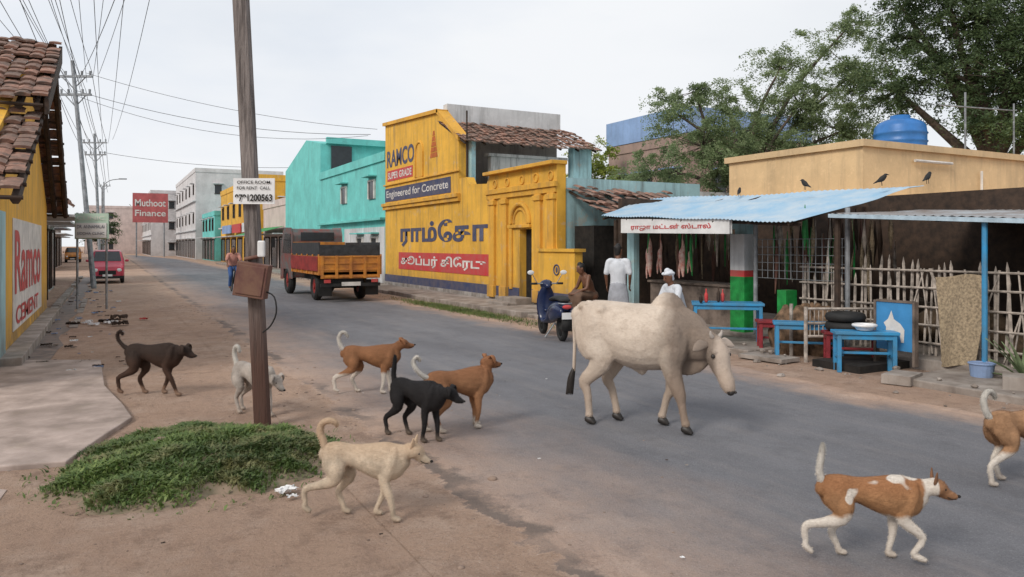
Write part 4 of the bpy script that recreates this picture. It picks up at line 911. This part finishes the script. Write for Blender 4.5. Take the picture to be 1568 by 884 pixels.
# ------------------------------------------------------------------ people
def hand(b,wr,d_,side):
    wr=Vector(wr); d_=Vector(d_).normalized(); lat=Vector(side).normalized(); nrm=d_.cross(lat).normalized()
    b.loft([(*wr,.024,.020),(*(wr+d_*.04),.036,.016),(*(wr+d_*.09),.040,.015)],lat=lat,n=8)
    for k,(o,l) in enumerate(((-.03,.062),(-.010,.075),(.010,.07),(.03,.055))):
        p=wr+d_*.09+lat*o; b.loft([(*p,.009),(*(p+d_*l*.5+nrm*.006),.0085),(*(p+d_*l*.85+nrm*.022),.007)],lat=lat,n=6,sub=2)
    p=wr+d_*.03-lat*.028; b.loft([(*p,.012),(*(p+d_*.03-lat*.025),.010),(*(p+d_*.065-lat*.03+nrm*.01),.008)],lat=lat,n=6,sub=2)
def person(name,X_,Y_,z0,head_deg,J,shirt=None,lower=None,cap=None,hair=True,skirt=False,shorts=False):
    x,y=loc(X_,Y_); g=grp(name,x,y,z0,rad(head_deg-YAW))
    P=Vector(J['pel']); C=Vector(J['chest']); Nk=Vector(J['neck']); H=Vector(J['head'])
    b=MB(); f=(J.get('face',Vector((1,0,0)))); f=Vector(f).normalized(); lt=Vector((0,0,1)).cross(f).normalized(); up=f.cross(lt)
    def hp(a,l,u): return tuple(H+f*a+lt*l+up*u)
    b.loft([(*hp(.02,0,-.115),.038,.04),(*hp(.015,0,-.08),.058,.068),(*hp(.0,0,-.03),.068,.088),(*hp(-.008,0,.03),.074,.096),(*hp(-.01,0,.08),.062,.08),(*hp(-.01,0,.105),.03,.04)],lat=lt,n=14)
    b.loft([(*hp(.085,0,.015),.010),(*hp(.103,0,-.02),.014),(*hp(.095,0,-.03),.016)],lat=lt,n=8)
    for s_ in(-1,1): b.loft([(*hp(0,s_*.072,-.03),.008,.012),(*hp(-.01,s_*.082,.0),.010,.02),(*hp(-.01,s_*.08,.025),.008,.014)],lat=lt,n=8)
    b.loft([(*hp(.072,-.02,-.065),.008),(*hp(.08,0,-.065),.010),(*hp(.072,.02,-.065),.008)],lat=up,n=6)
    b.loft([(*Nk,.06),(*(H+up*-.09-f*.015),.05)],n=12,sub=1)
    b.loft([(*(P),.15,.10),(*(P.lerp(C,.5)),.135,.095),(*C,.165,.11),(*(C.lerp(Nk,.7)),.14,.08),(*Nk,.06,.055)],lat=(0,1,0),n=14)
    sl=MB(); hd=MB(); lw=MB()
    for s_,k in((1,'L'),(-1,'R')):
        S,E,W=[Vector(J[q+k]) for q in('sh','el','wr')]; Hp,K,A=[Vector(J[q+k]) for q in('hip','kn','an')]
        b.loft([(*S,.055),(*S.lerp(E,.5),.045),(*E,.037),(*E.lerp(W,.4),.034),(*W,.024)],lat=(1,0,0),n=10)
        b.loft([(*Hp,.085),(*Hp.lerp(K,.5),.07),(*K,.053),(*K.lerp(A,.35),.052),(*A,.034)],lat=(0,1,0),n=10)
        T=J.get('toe'+k,(A.x+.14,A.y,A.z-.05)); b.loft([(A.x-.04,A.y,A.z-.045,.032,.03),(A.x+.03,A.y,A.z-.045,.036,.03),(T[0],T[1],T[2],.042,.02)],lat=(0,1,0),n=8)
        hand(hd,W,J.get('hd'+k,(W-E)),J.get('hs',(1,0,0)))
        if shirt:
            sl.loft([(*S.lerp(Nk,.4),.06),(*S,.068),(*S.lerp(E,.5),.064),(*S.lerp(E,.85),.062)],lat=(1,0,0),n=10)
        if lower and not skirt:
            e=A.lerp(K,.08) if not shorts else K.lerp(Hp,.05)
            pts=[(*Hp,.105),(*Hp.lerp(K,.5),.088),(*K,.072)]+([(*K.lerp(A,.5),.062),(*e,.058)] if not shorts else [])
            lw.loft(pts,lat=(0,1,0),n=10)
    b.obj('body',g,m_skin,remesh=.010,sm=4,world=False); hd.obj('hands',g,m_skin,smooth=True,world=False)
    if shirt:
        sl.loft([(*(P-(C-P).normalized()*.08),.175,.125),(*P.lerp(C,.4),.165,.12),(*C,.185,.13),(*(C.lerp(Nk,.65)),.17,.10),(*Nk.lerp(C,.1),.075,.07)],lat=(0,1,0),n=14); sl.obj('shirt',g,shirt,remesh=.013,sm=4,world=False)
    if lower:
        if skirt:
            K=(Vector(J['knL'])+Vector(J['knR']))/2; A=(Vector(J['anL'])+Vector(J['anR']))/2; w_=abs(J['knL'][1]-J['knR'][1])/2
            lw.loft([(*P,.17,.13),(*P.lerp(K,.5),.17+w_*.4,.13),(*K,.13+w_,.11),(*A,.13+w_,.10)],lat=(0,1,0),n=16)
        else: lw.ball(P,(.12,.165,.12))
        lw.obj('lower_garment',g,lower,remesh=.014,sm=4,world=False)
    if cap or hair:
        hb=MB(); hb.loft([(*hp(-.045,0,-.05),.062,.06),(*hp(-.03,0,.01),.080,.085),(*hp(-.02,0,.07),.077,.094),(*hp(-.015,0,.105),.05,.06)],lat=lt,n=14)
        if cap: hb.loft([(*hp(-.09,-.05,.03),.03),(*hp(.03,-.07,.07),.025),(*hp(.085,0,.075),.022),(*hp(.03,.07,.07),.025),(*hp(-.09,.05,.03),.03)],n=8)
        hb.obj('head_cloth' if cap else 'hair',g,cap or m_hair,remesh=.01,sm=3,world=False)
    eb=MB()
    for s_ in(-1,1): eb.ball(hp(.083,s_*.03,.008),.009)
    eb.obj('eyes',g,m_dark,world=False)
    return g
stand=dict(pel=(0,0,.88),chest=(0,0,1.18),neck=(-.01,0,1.38),head=(.02,0,1.56),shL=(-.01,.19,1.33),shR=(-.01,-.19,1.33),elL=(-.03,.25,1.07),elR=(-.04,-.25,1.07),wrL=(.06,.25,.84),wrR=(.08,-.22,.86),
 hipL=(0,.09,.86),hipR=(0,-.09,.86),knL=(.04,.10,.46),knR=(.0,-.10,.46),anL=(.02,.11,.08),anR=(-.06,-.11,.08))
sit=dict(pel=(0,0,.50),chest=(.12,0,.78),neck=(.20,0,.96),head=(.29,0,1.09),face=(.93,0,-.35),shL=(.18,.18,.92),shR=(.18,-.18,.92),elL=(.26,.25,.68),elR=(.26,-.25,.68),wrL=(.44,.12,.58),wrR=(.44,-.12,.58),hs=(0,1,0),
 hipL=(0,.10,.48),hipR=(0,-.10,.48),knL=(.42,.16,.50),knR=(.42,-.16,.50),anL=(.38,.14,.08),anR=(.38,-.14,.08))
person('standing_man',2.18,15.4,.12,70,dict(stand,face=(.9,-.35,0)),m_shirt,m_lungi,skirt=True)
person('seated_bare_chested_man',1.78,16.6,.18,200,dict(sit),None,pm('brown_cloth',(.15,.09,.06),.9),skirt=True)
person('seated_man_with_headcloth',2.98,13.3,.12,205,dict(sit,head=(.26,.0,1.12)),m_shirt,m_lungi,cap=m_shirt,skirt=True)
for (nm,X_,Y_,h) in(('wooden_stool',2.98,13.3,.50),('wooden_stool',1.78,16.6,.55)): bench(nm,X_,Y_,.4,.34,h,m_wood,0)
cx,cy=loc(-10.65,28.7)
g=grp('bicycle',cx,cy,0,rad(-62-YAW)); b=MB(); 
for xx in(-.52,.52): b.torus((xx,0,.33),.32,.018,(0,1,0),24,6,0)
fr=[((-.52,0,.33),(-.1,0,.30)),((-.1,0,.30),(-.2,0,.85)),((-.1,0,.30),(.38,0,.78)),((-.18,0,.78),(.36,0,.86)),((.38,0,.95),(.52,0,.33)),((-.52,0,.33),(-.18,0,.78))]
for p,q in fr: b.cyl(p,q,.018,n=6,mi=0)
b.cyl((.34,-.25,1.0),(.34,.25,1.0),.014,n=6); b.loft([(-.32,0,.90,.08,.03),(-.12,0,.90,.03,.02)],n=8)
for xx in(-.52,.52):
    for k in range(8): a=k*math.pi/8; b.cyl((xx-.31*math.cos(a),0,.33-.31*math.sin(a)),(xx+.31*math.cos(a),0,.33+.31*math.sin(a)),.004,n=3)
b.obj('frame_and_wheels',g,m_black,world=False)
ride=dict(pel=(-.2,0,1.0),chest=(-.08,0,1.28),neck=(-.0,0,1.47),head=(.05,0,1.61),shL=(-.02,.18,1.42),shR=(-.02,-.18,1.42),elL=(.12,.26,1.2),elR=(.12,-.26,1.2),wrL=(.30,.24,1.04),wrR=(.30,-.24,1.04),hs=(0,1,0),
 hipL=(-.18,.09,.95),hipR=(-.18,-.09,.95),knL=(.16,.11,.80),knR=(.06,-.11,.62),anL=(.02,.12,.48),anR=(-.10,-.12,.22))
person('cyclist',-10.65,28.7,0,-62,ride,pm('orange_shirt',(.62,.30,.24),.9),pm('blue_trousers',(.05,.12,.32),.9))
# ------------------------------------------------------------------ dogs
def dog(name,X_,Y_,hd,s,mat,tailmat=None,fl=0,fr_=0,hl=0,hr=0,liftf=0,lifth=0,H=(.42,.57),yaw=0,pitch=-10,tail='curl',fold=False,tw=.0,headmat=None,K=.93,thick=1.0):
    x,y=loc(X_,Y_); g=grp(name,x,y,.004,rad(hd-YAW),s); b=MB()
    b.k=1.10*thick
    b.loft([(-.325,0,.455,.035,.045),(-.29,0,.455,.062,.075),(-.2,0,.452,.074,.086),(-.09,0,.452,.064,.074),(.03,0,.434,.078,.100),(.14,0,.420,.090,.124),(.24,0,.420,.084,.122),(.31,0,.445,.058,.085)],n=18)
    b.k=1.0
    for sd in(-1,1):      # shoulder blade and haunch muscles
        b.loft([(.27,sd*.045,.51,.022,.03),(.25,sd*.070,.44,.028,.05),(.21,sd*.072,.36,.024,.045)],n=10)
        b.loft([(-.29,sd*.04,.47,.03,.04),(-.24,sd*.060,.42,.036,.07),(-.19,sd*.070,.35,.030,.06)],n=10)
    hx,hz=H; dh=Vector((math.cos(rad(yaw))*math.cos(rad(pitch)),math.sin(rad(yaw))*math.cos(rad(pitch)),math.sin(rad(pitch))))
    hy=math.sin(rad(yaw))*.07; Hb=Vector((hx,hy,hz)); lt=Vector((0,0,1)).cross(dh).normalized(); up=dh.cross(lt)
    b.loft([(.20,0,.46,.072,.10),(.28,0,.45+(hz-.45)*.38,.058,.080),(.28+(hx-.28)*.55,hy*.4,.45+(hz-.45)*.72,.048,.060),(*(Hb-dh*.02-up*.012),.045,.050)],n=14)
    def q(d_,l,u): return tuple(Hb+dh*d_+lt*l+up*u)
    b.k=1.14
    b.loft([(*q(-.035,0,.002),.036,.038),(*q(.0,0,.006),.052,.048),(*q(.035,0,.006),.054,.047),(*q(.064,0,-.004),.038,.036),(*q(.09,0,-.013),.028,.028),(*q(.12,0,-.016),.024,.023),(*q(.145,0,-.016),.018,.017)],lat=lt,n=14)
    b.loft([(*q(.05,0,-.035),.022,.012),(*q(.10,0,-.040),.018,.009),(*q(.132,0,-.036),.013,.007)],lat=lt,n=10)
    b.k=1.14
    for sd,df,dhd in((1,fl,hl),(-1,fr_,hr)):
        yy=sd*.06; a=df; lf=liftf if df>0 else 0
        wx=.20+a*.55+(.05 if lf else 0); zz=lf
        b.loft([(.235,yy*.8,.45,.036,.07),(.215,yy,.37,.036,.055),(.185+a*.12,yy*1.05,.285,.027,.037),(wx,yy*1.05,.155+zz*.9,.019,.022),(.19+a*.93-(.05 if lf else 0),yy,.05+zz,.015,.016),(.195+a-(.03 if lf else 0),yy,.026+zz,.020,.019),(.232+a-(.03 if lf else 0),yy,.019+zz*.8,.022,.015)],n=12)
        a=dhd; lf=lifth if dhd<0 else 0
        b.loft([(-.235,yy*.75,.43,.045,.085),(-.205,yy*1.1,.365,.046,.076),(-.165+a*.3,yy*1.2,.285,.034,.048),(-.235+a*.55,yy*1.1,.215+lf*.5,.021,.028),(-.30+a*.8,yy*1.05,.155+lf,.015,.024),(-.272+a*.95,yy,.06+lf,.014,.017),(-.265+a,yy,.026+lf,.019,.018),(-.228+a,yy,.019+lf*.6,.022,.015)],n=12)
    bo=b.sx(K).obj('body',g,mat,remesh=.0085,sm=3,world=False)
    fuzz(bo,g,mat,2,.014,.0013,.009)
    e=MB()
    for sd in(-1,1):
        if fold: e.loft([(*q(.0,sd*.036,.042),.022,.010),(*q(.0,sd*.062,.068),.024,.009),(*q(.02,sd*.078,.045),.020,.008),(*q(.032,sd*.083,.008),.008,.005)],lat=dh,n=8)
        else: e.loft([(*q(-.005,sd*.034,.036),.026,.012),(*q(-.012,sd*.045,.070),.022,.010),(*q(-.018,sd*.055,.105),.006,.005)],lat=lt+dh*.6,n=8)
    e.sx(K).obj('ears',g,headmat or mat,smooth=True,world=False)
    e=MB(); e.ball(q(.166,0,-.008),(.013,.013,.010))
    for sd in(-1,1): e.ball(q(.060,sd*.040,.016),.0085)
    for sd in(-1,1): e.loft([(*q(.15,sd*.014,-.030),.0025),(*q(.12,sd*.025,-.034),.0025),(*q(.09,sd*.031,-.030),.0025)],n=5,sub=1)
    e.sx(K).obj('nose_and_eyes',g,m_dark,smooth=True,world=False)
    t=MB(); t.k=1.05; T={'curl':[(-.31,0,.48,.026),(-.36,0,.55,.022),(-.38,tw,.63,.021),(-.35,tw*1.5,.69,.02),(-.30,tw*2,.69,.017),(-.27,tw*2,.65,.009)],
     'up':[(-.31,0,.48,.026),(-.335,0,.56,.022),(-.325,0,.64,.021),(-.315,0,.70,.016),(-.31,0,.735,.008)],
     'back':[(-.31,0,.48,.026),(-.38,0,.52,.019),(-.44,0,.58,.016),(-.455,tw,.64,.015),(-.42,tw,.68,.014),(-.39,tw,.65,.008)],
     'hook':[(-.31,0,.48,.026),(-.33,0,.55,.025),(-.355,0,.62,.026),(-.335,0,.68,.023),(-.28,0,.70,.021),(-.23,0,.69,.017),(-.215,0,.67,.009)]}[tail]
    t.loft(T,n=10,sub=4); to=t.sx(K).obj('tail',g,tailmat or mat,smooth=True,world=False)
    fuzz(to,g,tailmat or mat,9,.018,.0013,.012)
    return g
wh=(.66,.60,.53)
f_white=fur('cream_fur',(.66,.54,.41),back=((.50,.35,.23),.48,.60)); f_wt=fur('white_fur',(.66,.62,.56))
f_black=fur('black_fur',(.020,.018,.019)); f_dk=fur('dark_brown_fur',(.070,.038,.026),back=((.03,.02,.016),.4,.5),legz=.06,legc=(.20,.11,.07))
f_br=fur('brown_fur',(.36,.17,.08),back=((.26,.115,.055),.48,.6),legz=.22,legc=wh); f_br2=fur('tan_fur',(.38,.19,.095),back=((.26,.115,.055),.46,.58),legz=.06,legc=wh)
f_pat=fur('brown_white_fur',(.42,.22,.105),back=((.32,.145,.065),.46,.56),legz=.30,legc=wh,patch=(wh,.62),head=(.30,.155,.08),headx=(.39,.40),collar=(wh,.36,.49))
f_hd=fur('brown_ear_fur',(.22,.11,.06))
f_pat2=fur('pale_brown_fur',(.46,.26,.14),legz=.24,legc=wh)
f_pale=fur('grey_white_fur',(.50,.44,.39))
dog('dark_brown_dog',-4.30,9.0,-3,1.12,f_dk,None,-.10,.15,.11,-.13,0,.03,(.40,.47),-5,-14,'back',True,K=.86)
dog('pale_dog',-2.74,7.95,-38,1.0,f_pale,f_wt,.05,-.05,-.06,.08,0,0,(.40,.40),10,-30,'curl',True)
dog('brown_white_legged_dog',-1.72,9.1,2,1.06,f_br,f_wt,.05,-.04,.09,-.15,0,.03,(.38,.55),15,0,'curl',True)
dog('tan_dog',-.52,7.3,30,1.08,f_br2,f_wt,.02,-.03,-.04,.05,0,0,(.32,.58),5,-6,'back',True,.03)
dog('black_dog',-.88,6.95,-38,1.0,f_black,f_black,.03,-.05,.07,-.10,0,0,(.40,.46),25,-20,'up',True)
dog('cream_dog',-.98,4.95,-8,.90,f_white,f_white,-.11,.08,.09,-.19,.0,.05,(.40,.50),0,-22,'hook',False)
dog('brown_and_white_dog',2.04,4.28,-8,.88,f_pat,f_wt,-.05,.13,.08,-.18,.03,.07,(.41,.49),-5,-14,'up',False,headmat=f_hd)
dog('pale_brown_dog',3.88,5.7,12,1.0,f_pat2,f_wt,-.08,.08,.1,-.1,0,0,(.42,.53),0,-5,'curl',False)
# ------------------------------------------------------------------ cow
x,y=loc(1.26,7.45); g=grp('zebu_cow',x,y,.006,rad(-26-YAW),1.05); KC=.94; b=MB()
b.k=1.03
b.loft([(-.64,0,1.03,.08,.09),(-.58,0,.99,.16,.18),(-.45,0,.95,.205,.225),(-.25,0,.90,.225,.265),(-.05,0,.85,.255,.300),(.15,0,.845,.25,.300),(.32,0,.86,.21,.29),(.46,0,.86,.165,.245),(.56,0,.85,.11,.18)],n=22)
b.loft([(.14,0,1.06,.06,.06),(.23,0,1.13,.08,.10),(.31,0,1.16,.08,.11),(.39,0,1.07,.07,.10),(.45,0,.97,.055,.08)],n=14)   # hump
b.loft([(.36,0,.92,.14,.24),(.50,-.01,.87,.115,.22),(.62,-.03,.82,.095,.175),(.72,-.06,.80,.088,.13)],n=18)
b.loft([(.69,-.05,.69,.024,.05),(.60,-.02,.635,.026,.08),(.50,0,.60,.03,.09),(.40,0,.58,.04,.07)],n=12)  # dewlap
b.k=1.0
for sd in(-1,1):
    b.loft([(-.50,sd*.12,1.08,.04,.06),(-.46,sd*.17,.98,.06,.11),(-.40,sd*.19,.84,.05,.12)],n=10)
    b.loft([(.34,sd*.10,1.05,.04,.06),(.36,sd*.17,.92,.05,.10),(.40,sd*.17,.78,.045,.09)],n=10)
b.ball((-.56,.07,1.12),(.06,.05,.045)); b.ball((-.56,-.07,1.12),(.06,.05,.045)); b.ball((-.34,.15,1.09),(.06,.05,.045)); b.ball((-.34,-.15,1.09),(.06,.05,.045))
b.k=1.03
hd_=rad(-32); pt=rad(-60)
dh=Vector((math.cos(hd_)*math.cos(pt),math.sin(hd_)*math.cos(pt),math.sin(pt))); lt=Vector((0,0,1)).cross(dh).normalized(); up=dh.cross(lt); Hb=Vector((.76,-.08,.82))
def q(d_,l,u): return tuple(Hb+dh*d_+lt*l+up*u)
b.loft([(*q(-.05,0,-.02),.07,.07),(*q(.02,0,0),.098,.092),(*q(.11,0,-.01),.106,.108),(*q(.20,0,-.02),.084,.094),(*q(.29,0,-.02),.066,.072),(*q(.36,0,-.02),.068,.066),(*q(.41,0,-.022),.060,.052)],lat=lt,n=18)
for sd in(-1,1): b.ball(q(.09,sd*.088,.045),(.03,.03,.03))
b.k=1.12
def fleg(sd,a,lf=0):
    yy=sd*.13; b.loft([(.36,yy*.75,.90,.07,.16),(.37,yy,.74,.085,.14),(.35+a*.15,yy*1.05,.57,.060,.088),(.38+a*.5,yy,.345+lf*.5,.046,.054),(.37+a*.7,yy,.27+lf,.032,.036),(.37+a*.92,yy,.13+lf,.029,.032),(.37+a,yy,.09+lf,.038,.040)],n=12)
    return (.38+a,yy,lf)
def hleg(sd,a,lf=0):
    yy=sd*.13; b.loft([(-.46,yy*.7,.93,.11,.17),(-.42,yy,.78,.100,.17),(-.34+a*.2,yy*1.15,.63,.07,.12),(-.43+a*.5,yy*1.05,.50,.045,.074),(-.53+a*.75,yy,.40+lf,.036,.058),(-.50+a*.85,yy,.30+lf,.029,.038),(-.48+a*.97,yy,.13+lf,.029,.032),(-.48+a,yy,.09+lf,.038,.038)],n=12)
    return (-.47+a,yy,lf)
feet=[fleg(-1,.13),fleg(1,-.17),hleg(-1,-.0),hleg(1,.20)]
m_cow,nt,bb=nmat('cream_zebu_hide'); vv=coord(nt); s_=sep(nt,vv)
x_=mix(nt,mr(nt,nz(nt,vv,3,5,.6),.35,.65),(.66,.57,.48),(.54,.45,.37))
wb=mth(nt,'ADD',s_[0],mth(nt,'MULTIPLY',nz(nt,vv,4,3),.2))
x_=mix(nt,mth(nt,'MULTIPLY',mr(nt,wb,.30,.46),.80),x_,(.13,.095,.075))
hm=mr(nt,s_[0],.72,.77)
x_=mix(nt,mth(nt,'MULTIPLY',hm,.85),x_,(.56,.46,.38))
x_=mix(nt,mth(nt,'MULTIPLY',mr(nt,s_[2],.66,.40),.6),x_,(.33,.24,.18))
x_=mix(nt,mth(nt,'MULTIPLY',mr(nt,nz(nt,vv,6,8,.75),.5,.7),.35),x_,(.34,.26,.20))
x_=mix(nt,mth(nt,'MULTIPLY',mr(nt,nz(nt,coord(nt,(1,3,3)),40,4,.7),.45,.7),.2),x_,(.2,.15,.12))
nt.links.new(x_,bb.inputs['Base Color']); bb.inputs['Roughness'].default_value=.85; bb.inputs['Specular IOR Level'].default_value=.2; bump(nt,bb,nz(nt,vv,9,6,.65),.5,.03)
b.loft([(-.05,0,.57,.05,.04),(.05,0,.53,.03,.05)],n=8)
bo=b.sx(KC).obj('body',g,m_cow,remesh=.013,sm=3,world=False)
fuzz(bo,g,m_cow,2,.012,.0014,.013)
e=MB()
for fx,fy,fz in feet:
    for k in(-.021,.021): e.loft([(fx-.03,fy+k,.05+fz,.020,.032),(fx+.01,fy+k,.037+fz,.023,.034),(fx+.045,fy+k,.016+fz,.018,.014)],n=8)
e.loft([(*q(.42,0,-.02),.056,.040),(*q(.445,0,-.02),.045,.032)],lat=lt,n=10)
for sd in(-1,1): e.ball(q(.12,sd*.106,.03),.020); e.ball(q(.46,sd*.03,.005),.013)
for k in range(14):
    a=k*.45; e.loft([(-.70,.0,.50,.018),(-.73+.02*math.cos(a),.02*math.sin(a),.40,.018),(-.75+.035*math.cos(a),.035*math.sin(a),.24,.005)],n=5)
e.sx(KC).obj('hooves_muzzle_eyes_tuft',g,pm('dark_horn',(.035,.028,.024),.5,.3),smooth=True,world=False)
e=MB(); e.loft([(-.63,0,1.10,.035),(-.69,0,1.0,.028),(-.69,0,.75,.02),(-.70,0,.48,.018)],n=8)
for sd in(-1,1): e.loft([(*q(.0,sd*.09,.0),.025,.018),(*q(-.01,sd*.16,-.0),.046,.014),(*q(.01,sd*.22,-.01),.040,.012),(*q(.03,sd*.27,-.02),.010,.006)],lat=dh,n=10)
e.sx(KC).obj('tail_and_ears',g,m_cow,smooth=True,world=False)
e=MB()
for sd in(-1,1): e.loft([(*q(-.05,sd*.05,.05),.022),(*q(-.07,sd*.07,.065),.016),(*q(-.09,sd*.075,.08),.008)],n=8)
e.sx(KC).obj('horn_stubs',g,m_conc,smooth=True,world=False)
def crow(X_,Y_,z,hd):
    x,y=loc(X_,Y_); g=grp('crow',x,y,z,rad(hd-YAW),.85); b=MB()
    b.loft([(-.14,0,.05,.02,.008),(-.07,0,.09,.03,.025),(.0,0,.13,.045,.055),(.05,0,.18,.035,.045),(.075,0,.215,.028,.030),(.10,0,.218,.013,.013),(.135,0,.21,.004,.005)],n=10)
    for sd in(-1,1): b.cyl((.0,sd*.02,.09),(.01,sd*.02,0),.005,n=5)
    b.obj('body',g,m_black,smooth=True,world=False)
crow(4.9,16.2,2.84,60); crow(5.35,13.7,2.80,120); crow(6.2,12.6,2.79,-20); crow(6.75,12.2,2.79,30); crow(-2.3,27.6,6.72,10)
